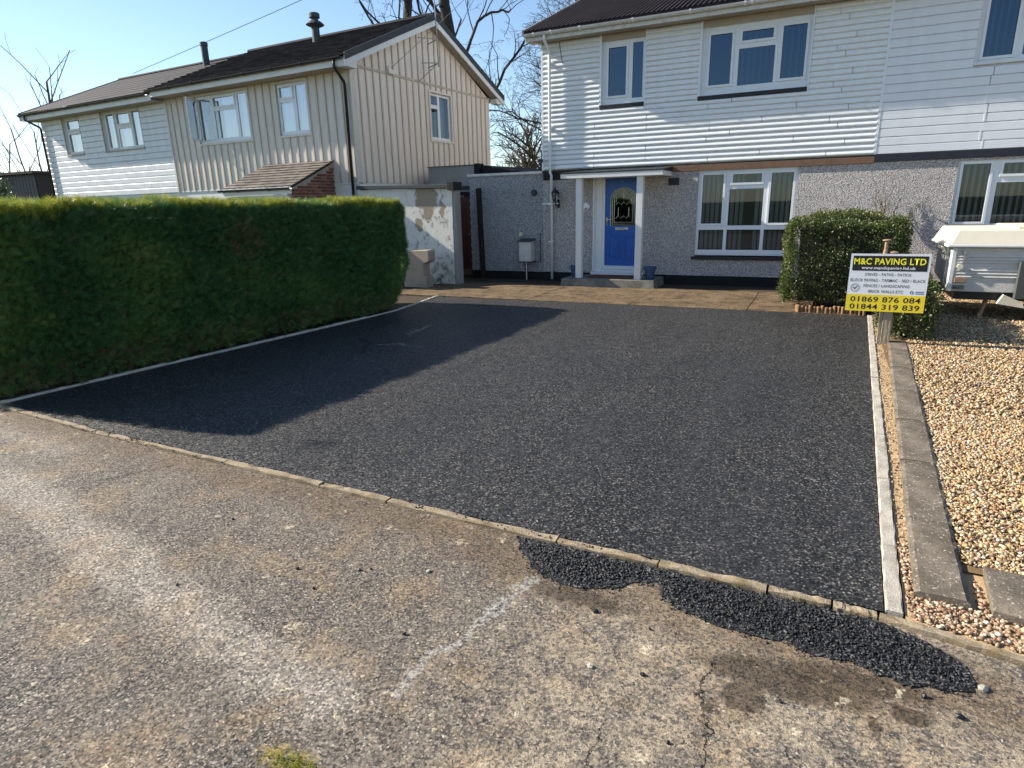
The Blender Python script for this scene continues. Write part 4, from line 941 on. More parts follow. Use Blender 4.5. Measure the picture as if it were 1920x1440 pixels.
# ---------------------------------------------------------------- passage: peeling wall, pier, gate, outbuilding
GWL = thing('garden_wall', 'white painted wall with large peeling patches behind the end of the hedge', 'wall', (-10.32, 12.78, 0))
gwb = (-10.32, 12.78, 0.0)
MB().hexa([(-10.32, 12.78, -0.04), (-7.71, 12.80, -0.04), (-7.71, 13.02, -0.04), (-10.32, 13.02, -0.04), (-10.32, 12.78, 2.20), (-7.68, 12.80, 2.16), (-7.68, 13.02, 2.16), (-10.32, 13.02, 2.20)]).build('painted_face', 'peeling_paint', GWL)
MB().box(-7.70, -7.60, 12.815, 13.04, -0.04, 2.14).build('end_pier', 'grey_render', GWL, bevel=0.01)
MB().hexa([(-10.30, 12.70, 2.215), (-7.655, 12.72, 2.165), (-7.655, 13.06, 2.165), (-10.30, 13.06, 2.215), (-10.30, 12.70, 2.30), (-7.655, 12.72, 2.25), (-7.655, 13.06, 2.25), (-10.30, 13.06, 2.30)]).build('coping', 'flue_metal', GWL, bevel=0.008)
MB().box(-7.73, -7.57, 12.69, 13.08, 2.12, 2.30).build('cap', 'black_paint', GWL, bevel=0.006)
PR = thing('concrete_pier', 'low notched buff concrete pier tucked against the end of the hedge', 'pier', (-8.2, 12.2, 0))
MB().prism_y([(-8.60, 0.0), (-7.985, 0.0), (-7.985, 0.25), (-8.05, 0.25), (-8.05, 0.53), (-7.90, 0.60), (-7.895, 0.80), (-7.92, 0.835), (-8.60, 0.82)], 12.02, 12.30).build('pier', 'pier_concrete', PR, bevel=0.012)
OB = thing('outbuilding', 'plain grey rendered flat roofed outbuilding behind the peeling wall', 'outbuilding', (-9.0, 15.0, 0))
MB().box(-9.70, -8.62, 15.0, 19.3, 0, 2.78).build('rendered_wall', 'grey_render', OB)
MB().box(-8.619, -8.30, 15.002, 15.25, 2.06, 2.775).build('rendered_lintel', 'grey_render', OB)
MB().box(-9.72, -8.28, 14.97, 15.28, 2.781, 2.80).build('roof_edge', 'porch_concrete', OB)
MB().box(-8.30, -8.14, 15.0, 15.25, 2.30, 2.82).build('black_end', 'black_plinth', OB)
RB = thing('tarpaulin_roof', 'black sagging roof edge running between the outbuilding and the extension', 'roof', (-7.5, 17.0, 0))
pr = []
for i in range(13):
    t = i / 12; x = -8.13 + t * 2.1; z = 2.78 - 0.16 * math.sin(t * 2.2) - 0.10 * t + 0.02 * math.sin(i * 2.3); pr.append((x, z))
m = MB(); n = len(pr)
vs = [(x, 15.1, z) for x, z in pr] + [(x, 19.0, z + 0.06) for x, z in pr] + [(x, 15.1, 2.30) for x, z in pr] + [(x, 19.0, 2.30) for x, z in pr]
fs = [(i, i + 1, n + i + 1, n + i) for i in range(n - 1)] + [(2 * n + i, 2 * n + i + 1, i + 1, i) for i in range(n - 1)] + [(n + i, n + i + 1, 3 * n + i + 1, 3 * n + i) for i in range(n - 1)]
m.add(vs, fs).build('felt', 'black_plinth', RB)
MB().box(-6.62, -6.46, 15.4, 15.6, 2.55, 2.80).build('vent_stub', 'black_paint', RB)
GT = thing('side_gate', 'red brown boarded side gate in the narrow passage', 'gate', (-8.4, 14.62, 0))
pm = MB().box(0, 0.088, 0, 0.03, 0, 1.83).mesh('plank'); pm.materials.append(MAT['door_brown'])
for i in range(5): inst(pm, 'plank', GT, (-8.68 + i * 0.0905 + 8.4, 0.0, 0.17))
MB().box(-8.72, -8.0, 14.60, 14.68, 2.03, 2.12).build('head_rail', 'dark_timber', GT)
MB().box(-8.72, -8.0, 14.52, 14.62, 2.17, 2.26).build('lintel', 'black_paint', GT)
MB().box(-8.68, -8.225, 14.56, 14.66, 0.02, 0.165).build('threshold', 'brown_timber', GT)
MB().lathe((-8.27, 14.60, 1.05), [(0.012, 0), (0.02, 0.01), (0.012, 0.03)], 8).build('latch', 'chrome', GT)
qm = MB().box(0, 0.10, 0, 0.12, 0, 0.062).mesh('quoin'); qm.materials.append(MAT['edging_pale'])
for i in range(20): inst(qm, 'quoin_block', GT, (-8.215 + 8.4 - (0.0 if i % 2 else 0.025), -0.02, 0.20 + i * 0.093))
MB().box(-8.19, -8.0, 14.62, 14.74, 0.0, 2.02).build('jamb_wall', 'dash_ext', GT)

# ---------------------------------------------------------------- left pair of houses (own axes: u along the front, v into the house)
A3 = R(-3.1); C3 = (-10.268, 12.781, 0.0)
H3 = thing('semi_detached_house', 'beige board and batten gabled house left of the white house', 'house', C3, A3)
H4 = thing('semi_detached_house', 'weathered pale siding house at the far left, attached to the beige one', 'house', C3, A3)
def ltw(u, v, z=0.0):
    return (C3[0] + u * math.cos(A3) - v * math.sin(A3), C3[1] + u * math.sin(A3) + v * math.cos(A3), z)
UP, UL, DEP = -6.95, -13.72, 6.30
WA = (-5.66, -3.55, 3.60, 4.80); WB = (-2.47, -1.42, 3.60, 4.80)
MB().holed(UP, 0, 2.38, 5.0, 0.0, 0.16, [WA, WB]).build('front_wall', 'beige_front', H3)
MB().box(UP, 0.0, 0.012, 0.16, -0.05, 2.345).build('lower_wall', 'white_paint', H3)
MB().box(UP, 0.0, -0.012, 0.05, 2.347, 2.379).build('drip_board', 'white_paint', H3)
SW = (3.11, 4.11, 3.58, 4.80)
def side_holed(mb, v0, v1, z0, z1, u0, u1, holes):
    t = MB().holed(v0, v1, z0, z1, u0, u1, holes)
    mb.add([(y, x, z) for x, y, z in t.v], [tuple(reversed(f)) for f in t.f]); return mb
side_holed(MB(), 0.161, DEP, 2.38, 4.985, -0.16, 0.0, [SW]).build('gable_wall', 'beige_side', H3)
MB().box(-0.16, -0.012, 0.161, DEP, -0.05, 2.378).build('gable_lower_wall', 'white_paint', H3)
ZR = 6.60
def gz_(v): return 5.0 + (ZR - 0.06 - 5.0) * (1 - abs(v - DEP / 2) / (DEP / 2))
MB().prism_x([(0.0, 4.986), (DEP, 4.986), (DEP / 2, ZR - 0.06)], -0.16, 0.0).build('gable_peak', 'beige_side', H3)
MB().box(UP, -0.16, DEP - 0.16, DEP, 0, 5.0).build('rear_wall', 'beige_side', H3)
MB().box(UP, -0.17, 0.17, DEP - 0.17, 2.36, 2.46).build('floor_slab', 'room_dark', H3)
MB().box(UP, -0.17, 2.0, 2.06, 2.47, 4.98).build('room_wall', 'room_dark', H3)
bat = MB().box(-0.021, 0.021, -0.024, -0.0005, 0, 1).mesh('batten'); bat.materials.append(MAT['beige_batten'])
def battens(us, zr, rot, fixed, mesh=bat):
    for u in us:
        for (a, b) in zr(u):
            loc = (u, fixed, a) if rot == 0 else (fixed, u, a)
            inst(mesh, 'batten', H3, loc, (0, 0, rot), (1, 1, b - a))
def zfront(u):
    for w in (WA, WB):
        if w[0] - 0.06 < u < w[1] + 0.06: return [(2.38, w[2] - 0.06)]
    return [(2.38, 4.86)]
battens([-0.03 - 0.268 * i for i in range(26) if -0.03 - 0.268 * i > UP + 0.02], zfront, 0, 0.0)
bats = MB().box(-0.021, 0.021, -0.024, -0.0005, 0, 1).mesh('batten'); bats.materials.append(MAT['beige_batten'])
def zside(v):
    lo = [(2.38, 4.965)]
    if SW[0] - 0.05 < v < SW[1] + 0.05: lo = [(2.38, SW[2] - 0.06), (SW[3] + 0.06, 4.965)]
    top = gz_(v) - 0.05
    return lo + ([(5.025, top)] if top > 5.1 else [])
vs_ = [0.02 + 0.262 * i for i in range(25) if 0.02 + 0.262 * i < DEP]
battens(vs_, zside, math.pi / 2, 0.0, bats)
MB().box(0.0005, 0.03, 0.0, DEP, 4.966, 5.022).build('belt_batten', 'beige_batten', H3)
MB().box(-0.01, 0.032, -0.03, 0.03, 2.38, 4.96).build('corner_board', 'beige_front', H3)
for (a, b, c, d) in (WA, WB):
    m = MB(); ring(m, a - 0.055, b + 0.055, c - 0.055, d + 0.055, 0.055, -0.035, 0.06); m.build('window_surround', 'beige_front', H3)
m = MB(); t = MB(); ring(t, SW[0] - 0.055, SW[1] + 0.055, SW[2] - 0.055, SW[3] + 0.055, 0.055, -0.035, 0.06)
m.add([(-y, x, z) for x, y, z in t.v], t.f); m.build('window_surround', 'beige_side', H3)
# front windows
wa = window(H3, 'window', WA[0], WA[1], WA[2], WA[3], 0.02, [(-5.55, -5.08, 3.70, 4.72, False), (-4.93, -4.10, 4.50, 4.72, True), (-4.95, -4.08, 3.70, 4.40, False), (-3.98, -3.63, 3.68, 4.74, False)], 'glass_far', curtain=[(-4.72, -3.60, 3.64, 4.76, 0.12)])
m = MB(); ring(m, 0, 0.50, 3.67, 4.75, 0.035, -0.018, 0.018); oc = m.build('open_casement', 'white_upvc', wa, off=(0, 0, 0)); oc.location = (-5.58, 0.0, 0); oc.rotation_euler = (0, 0, R(-68))
m = MB().add([(0.03, 0, 3.70), (0.47, 0, 3.70), (0.47, 0, 4.72), (0.03, 0, 4.72)], [(0, 1, 2, 3)]); og = m.build('open_pane', 'glass_far', wa, off=(0, 0, 0)); og.location = (-5.58, 0.0, 0); og.rotation_euler = (0, 0, R(-68))
window(H3, 'window', WB[0], WB[1], WB[2], WB[3], 0.02, [(-2.39, -1.95, 4.48, 4.72, True), (-2.39, -1.94, 3.69, 4.37, False), (-1.83, -1.49, 3.69, 4.73, False)], 'glass_far', curtain=[(-2.44, -1.45, 3.64, 4.77, 0.10)])
# gable window, built facing +u
def side_window():
    w = side_holed(MB(), SW[0], SW[1], SW[2], SW[3], -0.10, -0.03, [(3.19, 3.50, 4.50, 4.73), (3.19, 3.50, 3.66, 4.40), (3.61, 4.03, 3.66, 4.73)]).build('window', 'white_upvc', H3)
    for (a, b, c, d) in ((3.19, 3.50, 4.50, 4.73), (3.19, 3.50, 3.66, 4.40), (3.61, 4.03, 3.66, 4.73)):
        MB().add([(-0.05, a, c), (-0.05, b, c), (-0.05, b, d), (-0.05, a, d)], [(0, 1, 2, 3)]).build('pane', 'glass_lower', w)
    vs = []; n = 40
    for i in range(n + 1):
        y = SW[0] + 0.03 + (SW[1] - SW[0] - 0.06) * i / n; x = -0.20 + 0.02 * math.sin(i * 1.2); vs += [(x, y, 3.6), (x, y, 4.78)]
    MB().add(vs, [(2 * i, 2 * i + 2, 2 * i + 3, 2 * i + 1) for i in range(n)]).build('curtain', 'blind_grey', w, smooth=True)
side_window()
# roofs
def tiled(par, u0, u1, e, r, rows, mat, thick=0.034, name='roof_slope'):
    m = MB(); dy, dz = (r[0] - e[0]) / rows, (r[1] - e[1]) / rows; L = math.hypot(dy, dz); ny, nz = -dz / L, dy / L
    if nz < 0: ny, nz = -ny, -nz
    for i in range(rows):
        y, z = e[0] + dy * i, e[1] + dz * i
        a = (y + ny * thick, z + nz * thick); b = (y + dy * 1.12 + ny * 0.002, z + dz * 1.12 + nz * 0.002)
        m.prism_x([(y, z), a, b, (y + dy * 1.12, z + dz * 1.12 - 0.012)] if dy > 0 else [(y + dy * 1.12, z + dz * 1.12 - 0.012), b, a, (y, z)], u0, u1)
    return m.build(name, mat, par)
EV = (-0.46, 5.075); RG = (DEP / 2, ZR + 0.03); EB = (DEP + 0.46, 5.075)
tiled(H3, UP, 0.27, EV, RG, 17, 'roof_tile'); tiled(H3, UP, 0.27, EB, RG, 17, 'roof_tile')
MB().tube([(UP, DEP / 2, ZR + 0.05), (0.27, DEP / 2, ZR + 0.05)], 0.07, 8).build('ridge', 'roof_sheet', H3)
tiled(H4, -14.06, UP - 0.004, (-0.46, 5.02), (DEP / 2, ZR - 0.03), 9, 'roof_sheet', 0.008); tiled(H4, -14.06, UP - 0.004, (DEP + 0.46, 5.02), (DEP / 2, ZR - 0.03), 9, 'roof_sheet', 0.008)
MB().tube([(-14.06, DEP / 2, ZR - 0.02), (UP, DEP / 2, ZR - 0.02)], 0.06, 8).build('ridge', 'roof_sheet', H4)
def slope_bar(par, name, mat, u0, u1, zlo, zhi, ve=-0.46, vr=DEP / 2, e=5.075, r=ZR + 0.03):
    for sgn in (0, 1):
        a, b = (ve, vr) if not sgn else (DEP - ve, vr + 0.0005)
        MB().hexa([(u0, a, e + zlo), (u1, a, e + zlo), (u1, b, r + zlo), (u0, b, r + zlo), (u0, a, e + zhi), (u1, a, e + zhi), (u1, b, r + zhi), (u0, b, r + zhi)]).build(name, mat, par)
slope_bar(H3, 'verge', 'black_paint', 0.272, 0.315, -0.10, 0.055)
slope_bar(H3, 'bargeboard', 'white_paint', 0.262, 0.298, -0.235, -0.102)
slope_bar(H3, 'gable_soffit', 'soffit_beige', 0.02, 0.26, -0.19, -0.165, -0.40)
for v0, v1 in ((-0.42, -0.035), (DEP + 0.035, DEP + 0.42)):
    MB().box(0.034, 0.2615, v0, v1, 4.86, 5.0).build('boxed_eave', 'white_paint', H3)
slope_bar(H4, 'verge', 'black_paint', -14.10, -14.062, -0.10, 0.03, -0.46, DEP / 2, 5.02, ZR - 0.03)
slope_bar(H4, 'bargeboard', 'white_paint', -14.08, -14.05, -0.22, -0.102, -0.46, DEP / 2, 5.02, ZR - 0.03)
for par, a, b, z in ((H3, UP, 0.26, 4.875), (H4, -14.05, UP - 0.004, 4.80)):
    MB().box(a, b, -0.43, -0.41, z, z + 0.15).build('fascia', 'white_paint', par)
    MB().box(a, min(b, 0.03), -0.409, 0.06, z + 0.004, z + 0.022).build('soffit', 'soffit_beige', par)
gutter(H3, UP - 0.1, 0.22, -0.485, 5.055, 0.055, 'black_plastic', (-6.0, -5.0, -4.0, -3.0, -2.0, -1.0), 'black_plastic')
gutter(H4, -14.05, UP - 0.105, -0.485, 4.985, 0.055, 'black_plastic', (-13, -12, -11, -10, -9, -8), 'black_plastic')
MB().tube([(-0.02, -0.485, 5.02), (-0.02, -0.48, 4.86), (-0.10, -0.12, 4.62), (-0.12, -0.075, 4.55), (-0.16, -0.075, 0.0)], 0.036, 8).build('downpipe', 'black_plastic', H3, smooth=True)
MB().tube([(-13.72, -0.485, 4.95), (-13.72, -0.47, 4.82), (-13.66, -0.1, 4.62), (-13.66, -0.075, 4.55), (-13.66, -0.075, 0.0)], 0.036, 8).build('downpipe', 'black_plastic', H4, smooth=True)
MB().lathe((-3.42, 2.55, 6.30), [(0.11, 0), (0.11, 0.42), (0.13, 0.44), (0.26, 0.50), (0.20, 0.56), (0.10, 0.62), (0.10, 0.66), (0.15, 0.68), (0.15, 0.78), (0.13, 0.80)], 14).build('flue', 'flue_metal', H3)
MB().lathe((-8.28, 2.55, 6.25), [(0.105, 0), (0.105, 0.62), (0.12, 0.625), (0.12, 0.72), (0.10, 0.74)], 14).build('flue', 'flue_metal', H4)
# lean-to porch with brick cheek
tiled(H3, -3.12, -0.74, (-1.46, 2.30), (-0.005, 2.93), 9, 'porch_tile', 0.02, 'porch_roof')
MB().box(-3.12, -0.76, -1.47, -1.44, 2.13, 2.285).build('porch_fascia', 'white_paint', H3)
gutter(H3, -3.2, -0.70, -1.515, 2.27, 0.05, 'black_plastic', (-2.5, -1.4), 'black_plastic')
MB().prism_x([(-1.43, -0.05), (-0.001, -0.05), (-0.001, 2.86), (-1.43, 2.24)], -0.93, -0.80).build('porch_cheek', 'mortar', H3)
bk = MB().box(0, 0.012, 0.005, 0.205, 0.005, 0.062).mesh('brick'); bk.materials.append(MAT['brick_red'])
for row in range(28):
    z = 0.95 + row * 0.072
    for k in range(-1, 8):
        v = -1.43 + k * 0.215 + (0.1075 if row % 2 else 0); v0, v1 = max(v, -1.43), min(v + 0.205, -0.004)
        if v1 - v0 < 0.04: continue
        if z + 0.062 > 2.24 + (v0 + 1.43) * (0.62 / 1.43): continue
        inst(bk, 'brick', H3, (-0.7995, v0, z), (0, 0, 0), (1, (v1 - v0) / 0.205, 1))
MB().box(-3.05, -0.95, -1.40, -1.36, -0.05, 2.12).build('porch_front', 'white_paint', H3)
# white half
SA = (-12.42, -11.46, 3.68, 4.80); SB = (-10.22, -8.24, 3.68, 4.80)
MB().holed(UL, UP - 0.004, 2.34, 4.95, 0.0, 0.16, [SA, SB]).build('front_wall', 'clad_far', H4)
MB().box(UL, UP - 0.004, 0.012, 0.16, -0.05, 2.335).build('lower_wall', 'white_paint', H4)
MB().box(UL, UL + 0.16, 0.165, DEP, -0.05, 4.95).build('side_wall', 'clad_far', H4)
MB().prism_x([(0.0, 4.952), (DEP, 4.952), (DEP / 2, ZR - 0.12)], UL, UL + 0.16).build('gable_peak', 'clad_far', H4)
MB().box(UL, UP - 0.004, DEP - 0.16, DEP, -0.05, 4.95).build('rear_wall', 'clad_far', H4)
MB().box(UL + 0.17, UP - 0.01, 2.0, 2.06, 2.47, 4.9).build('room_wall', 'room_dark', H4)
prof_ship = [(-0.002, -0.003), (-0.024, 0.0), (-0.024, 0.134), (-0.003, 0.158), (0.004, 0.163)]
bm4 = board_mesh(prof_ship, 'clad_far')
courses(H4, bm4, 2.36, 4.82, 0.1645, lambda z: [(UL + 0.02, SA[0] - 0.04), (SA[1] + 0.02, SB[0] - 0.04), (SB[1] + 0.02, UP - 0.03)] if z > 3.64 else [(UL + 0.02, UP - 0.03)], -0.002, [(-12.0, -9.4), (-10.7, -8.2), (-11.6,)])
for (a, b, c, d) in (SA, SB):
    MB().box(a - 0.035, a - 0.001, -0.03, 0.10, c - 0.05, 4.82).build('jamb_trim', 'soffit_beige', H4)
    MB().box(b + 0.001, b + 0.018, -0.03, 0.10, c - 0.05, 4.82).build('jamb_trim', 'soffit_beige', H4)
window(H4, 'window', *SA, 0.05, [(-12.26, -11.55, 4.45, 4.70, True), (-12.26, -11.55, 3.76, 4.30, True)], 'glass_far', 'white_paint', curtain=[(-12.12, -11.5, 3.7, 4.78, 0.10)], sill=(-12.45, -11.44, -0.05, 0.055, 3.63, 3.678, 'soffit_beige'))
window(H4, 'window', *SB, 0.05, [(-10.06, -9.66, 3.76, 4.72, True), (-9.5, -8.85, 4.42, 4.70, True), (-9.5, -8.85, 3.76, 4.28, False), (-8.72, -8.32, 3.76, 4.72, True)], 'glass_far', 'white_paint', curtain=[(-9.95, -9.62, 3.7, 4.76, 0.10), (-9.45, -8.28, 3.7, 4.76, 0.12)], sill=(-10.25, -8.22, -0.05, 0.055, 3.63, 3.678, 'soffit_beige'))
MB().box(UP - 0.03, UP + 0.03, -0.035, 0.0, 2.34, 4.86).build('party_trim', 'beige_front', H3)

# television aerial on the gable
AE = thing('tv_aerial', 'thin television aerial mast bracketed to the beige gable', 'aerial', C3, A3)
MB().tube([(0.42, 3.02, 5.36), (0.42, 2.92, 8.2)], 0.016, 6).build('mast', 'aerial_metal', AE)
m = MB()
for (z, w) in ((6.02, 0.8), (5.45, 0.7)):
    m.tube([(0.42, 3.0, z), (0.40, 3.0 - w, z - 0.11)], 0.014, 5)
    m.tube([(0.42, 3.0, z), (0.03, 3.1, z - 0.06)], 0.014, 5)
m.tube([(0.42, 3.0, 5.45), (0.05, 2.6, 4.98)], 0.012, 5)
m.build('bracket', 'aerial_metal', AE)
m = MB().tube([(0.42, 2.92, 8.1), (1.3, 2.6, 8.15)], 0.012, 5)
for k in range(7): m.tube([(0.50 + k * 0.12, 2.72 - k * 0.044, 8.11), (0.50 + k * 0.12, 3.08 - k * 0.044, 8.11)], 0.006, 4)
m.build('boom', 'aerial_metal', AE)

# overhead wires
def wire(name, label, a, b, sag, r=0.008):
    pts = []
    for i in range(25):
        t = i / 24; pts.append((a[0] + (b[0] - a[0]) * t, a[1] + (b[1] - a[1]) * t, a[2] + (b[2] - a[2]) * t - sag * 4 * t * (1 - t)))
    o = MB().tube(pts, r, 5).build(name, 'wire_black'); tag(o, label, 'wire'); return o
gb = ltw(0.04, 1.47, 5.13)
wire('overhead_wire', 'thin service wire running from the beige gable up past the bare tree', gb, (4.0, 5.0, 7.6), 0.15, 0.005)
wire('overhead_wire', 'overhead wire slanting up across the sky above the far left roof', ltw(-13.4, 3.3, 6.75), (4.0, 14.0, 9.6), 0.1, 0.009)
wb = thing('wire_bracket', 'small white cable bracket on the beige gable boards', 'bracket', gb)
MB().box(gb[0] - 0.03, gb[0] + 0.05, gb[1] - 0.16, gb[1] + 0.10, gb[2] - 0.14, gb[2] - 0.04).tube([(gb[0], gb[1] - 0.12, gb[2] - 0.04), (gb[0] + 0.03, gb[1] - 0.12, gb[2] + 0.05)], 0.015, 6).build('bracket', 'beige_side', wb)

# ================================================================== PLANTING
_w = rng.normal(size=(10, 3)); _ph = rng.random(10) * 6.28
def wob(p, f, amp):
    o = np.zeros(len(p))
    for k in range(10): o += np.sin(p @ (_w[k] * f) + _ph[k]) / 10 ** 0.5
    return o * amp
def spray_template(pairs=3, spread=0.72, wid=0.085):
    v = [[-wid / 2, 0, 0], [wid / 2, 0, 0], [0, 0.05, 1.0]]; f = [[0, 1, 2]]
    for k in range(pairs):
        t = 0.12 + 0.62 * k / pairs; L = 0.62 * (1 - 0.45 * t)
        for sg in (-1, 1):
            b = len(v); dx, dz = sg * math.sin(spread) * L, math.cos(spread) * L
            v += [[0, 0.02, t - wid * 0.5], [0, 0.02, t + wid * 0.6], [dx, 0.06 * sg, t + dz]]; f.append([b, b + 1, b + 2])
    return np.array(v), np.array(f)
SP_V, SP_F = spray_template()
LF_V = np.array([[0, 0, 0], [-0.30, 0.06, 0.45], [0, -0.03, 0.5], [0.30, 0.06, 0.45], [0, 0.0, 1.0]]); LF_F = np.array([[0, 2, 1], [0, 3, 2], [1, 2, 4], [2, 3, 4]])
def box_points(n, lo, hi, sides):
    """random points on the named faces of a box with outward normals"""
    P, Nn = [], []
    for (ax, sg, dens) in sides:
        o = [i for i in range(3) if i != ax]
        k = int(dens * (hi[o[0]] - lo[o[0]]) * (hi[o[1]] - lo[o[1]]))
        p = lo + rng.random((k, 3)) * (hi - lo); p[:, ax] = hi[ax] if sg > 0 else lo[ax]
        nn = np.zeros((k, 3)); nn[:, ax] = sg; P.append(p); Nn.append(nn)
    return np.concatenate(P), np.concatenate(Nn)
def round_box(p, nn, lo, hi, r):
    """pull points on a box surface onto a rounded box"""
    q = np.clip(p, lo + r, hi - r); d = p - q; L = np.linalg.norm(d, axis=1, keepdims=True)
    n2 = np.where(L > 1e-6, d / np.maximum(L, 1e-6), nn); return q + n2 * r, n2

# ---- tall conifer hedge along the left of the drive
HG = thing('conifer_hedge', 'tall dark green clipped conifer hedge along the left of the driveway', 'hedge', (-7.6, 6.2, 0))
hb = np.array([-7.6, 6.2, 0.0])
lo, hi = np.array([-8.35, 2.95, 0.0]), np.array([-6.84, 9.82, 1.83])
p, nn = box_points(0, lo, hi, [(0, 1, 6200), (2, 1, 1900), (1, 1, 5000), (1, -1, 900), (0, -1, 350)])
p, nn = round_box(p, nn, lo, hi, 0.16)
p = p + nn * (wob(p, 1.6, 0.03) + wob(p, 4.0, 0.035) + wob(p, 10.0, 0.022) - 0.13 * rng.random(len(p)) ** 2)[:, None]
p[:, 1] -= np.clip(0.75 - p[:, 2], 0, 1) * 0.55 * np.clip((p[:, 1] - 8.6), 0, 1)
# the face follows the slightly bent edging, and leans in a little at the foot
p[:, 0] += np.interp(p[:, 1], [3, 5, 7, 9], [-0.20, -0.13, -0.03, 0.0]) - 0.10 * np.clip(0.5 - p[:, 2], 0, 1) * (nn[:, 0] > 0.5)
thin = (p[:, 2] < 0.14 + 0.10 * np.sin(p[:, 1] * 2.1)) & (rng.random(len(p)) < 0.5)
keep = ~thin; p, nn = p[keep], nn[keep]; n = len(p)
top = nn[:, 2] > 0.5
d = unit(nn * 0.8 + rng.normal(0, 0.45, (n, 3)) + np.array([0.0, 0.25, 0.55]))
sz = (0.04 + 0.085 * rng.random(n) ** 1.8) * np.where(top, 1.15, 1.0)
V, Fc = scatter(SP_V, SP_F, p - hb, frames(d), np.repeat(sz[:, None], 3, 1))
rn = np.clip(0.40 + wob(p, 1.1, 0.14) + wob(p, 3.4, 0.17) + rng.normal(0, 0.2, n), 0, 0.94)
brown = (wob(p, 1.9, 1.0) > 1.35) & (rng.random(n) < 0.4) | (p[:, 2] < 0.35) & (rng.random(n) < 0.25) | (rng.random(n) < 0.02); rn[brown] = 1.0
fast('foliage', V, Fc, 'conifer_leaf', HG, np.repeat(rn, len(SP_V)))
# tips on top, sunlight put into their paler colour
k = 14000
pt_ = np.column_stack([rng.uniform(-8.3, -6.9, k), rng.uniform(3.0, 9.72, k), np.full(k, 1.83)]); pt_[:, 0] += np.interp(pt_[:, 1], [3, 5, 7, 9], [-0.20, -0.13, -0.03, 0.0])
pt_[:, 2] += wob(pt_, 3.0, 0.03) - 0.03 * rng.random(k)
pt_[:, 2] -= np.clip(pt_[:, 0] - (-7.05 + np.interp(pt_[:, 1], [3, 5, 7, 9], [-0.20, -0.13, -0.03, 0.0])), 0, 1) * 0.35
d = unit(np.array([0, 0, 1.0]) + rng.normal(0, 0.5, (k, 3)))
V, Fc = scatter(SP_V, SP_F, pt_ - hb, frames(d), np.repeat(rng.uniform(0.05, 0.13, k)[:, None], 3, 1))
fast('sunlit_tips', V, Fc, 'conifer_tip', HG, np.repeat(rng.random(k), len(SP_V)))
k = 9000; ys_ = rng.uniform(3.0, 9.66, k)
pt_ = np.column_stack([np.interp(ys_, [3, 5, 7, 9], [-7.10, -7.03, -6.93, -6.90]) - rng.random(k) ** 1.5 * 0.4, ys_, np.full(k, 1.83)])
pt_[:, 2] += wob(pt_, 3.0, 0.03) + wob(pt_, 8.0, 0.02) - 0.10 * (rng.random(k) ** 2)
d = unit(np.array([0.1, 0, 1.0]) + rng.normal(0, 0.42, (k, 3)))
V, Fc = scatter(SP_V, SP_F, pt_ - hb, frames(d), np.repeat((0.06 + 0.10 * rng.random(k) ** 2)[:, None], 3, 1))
fast('sunlit_shoots', V, Fc, 'conifer_tip', HG, np.repeat(np.clip(0.35 + 0.65 * rng.random(k), 0, 1), len(SP_V)))  # shoots along the front top edge, coloured bright as if in sun
core = MB()
core.hexa([(-8.2, 3.1, 0.06), (-7.34, 3.1, 0.06), (-7.10, 9.30, 0.06), (-8.1, 9.30, 0.06), (-8.3, 3.1, 1.69), (-7.25, 3.1, 1.69), (-7.0, 9.35, 1.69), (-8.2, 9.35, 1.69)])
core.build('inner_twigs', 'bark_dark', HG)
for i in range(12):
    y = 3.3 + i * 0.53; x = -7.62 + random.uniform(-0.1, 0.1)
    MB().tube([(x, y, -0.03), (x + random.uniform(-0.05, 0.05), y + random.uniform(-0.05, 0.05), 0.25), (x + random.uniform(-0.15, 0.15), y, 0.6)], [0.045, 0.035, 0.025], 6).build('stem', 'bark_dark', HG)
tw = MB()
for i in range(150):
    y = random.uniform(3.2, 9.2); x0 = np.interp(y, [3, 5, 7, 9], [-7.15, -7.08, -6.98, -6.92]); z = random.uniform(0.04, 0.45)
    tw.tube([(x0 - 0.35, y + random.uniform(-0.2, 0.2), z * 0.7), (x0 - 0.1, y + random.uniform(-0.1, 0.1), z), (x0 + random.uniform(-0.03, 0.06), y + random.uniform(-0.12, 0.12), z + random.uniform(-0.05, 0.12))], [0.007, 0.005, 0.002], 3, False)
stuff(tw.build('dead_twigs', 'bark_brown', HG))

# ---- clipped bush and the low hedge behind the sign
def leaf_mass(par, name, lo, hi, r, sides, mat, size, per, base, wamp=0.05, up=0.25, rshift=0.0):
    lo, hi = np.array(lo), np.array(hi)
    p, nn = box_points(0, lo, hi, sides); p, nn = round_box(p, nn, lo, hi, r)
    p = p + nn * (wob(p, 4.0, wamp) + wob(p, 11.0, wamp * 0.45) - 0.09 * rng.random(len(p)) ** 2)[:, None]
    p = np.repeat(p, per, 0) + rng.normal(0, size * 0.7, (len(p) * per, 3)); nn = np.repeat(nn, per, 0); n = len(p)
    d = unit(nn + rng.normal(0, 0.8, (n, 3)) + np.array([0, 0, up]))
    V, Fc = scatter(LF_V, LF_F, p - np.array(base), frames(d), np.repeat((size * rng.uniform(0.7, 1.25, n))[:, None], 3, 1))
    rn = np.clip(0.42 + rshift + wob(p, 3.0, 0.15) + rng.normal(0, 0.22, n), 0, 1)
    return fast(name, V, Fc, mat, par, np.repeat(rn, len(LF_V)))
CB = thing('clipped_bush', 'rounded clipped green bush in front of the pebbledash wall right of the window', 'bush', (0.3, 11.7, 0))
S5 = lambda d: [(0, 1, d), (0, -1, d), (1, -1, d), (1, 1, d * 0.5), (2, 1, d)]
leaf_mass(CB, 'foliage', (-0.50, 11.08, 0.10), (1.10, 12.45, 1.40), 0.15, S5(1600), 'privet_leaf', 0.034, 3, (0.3, 11.7, 0))
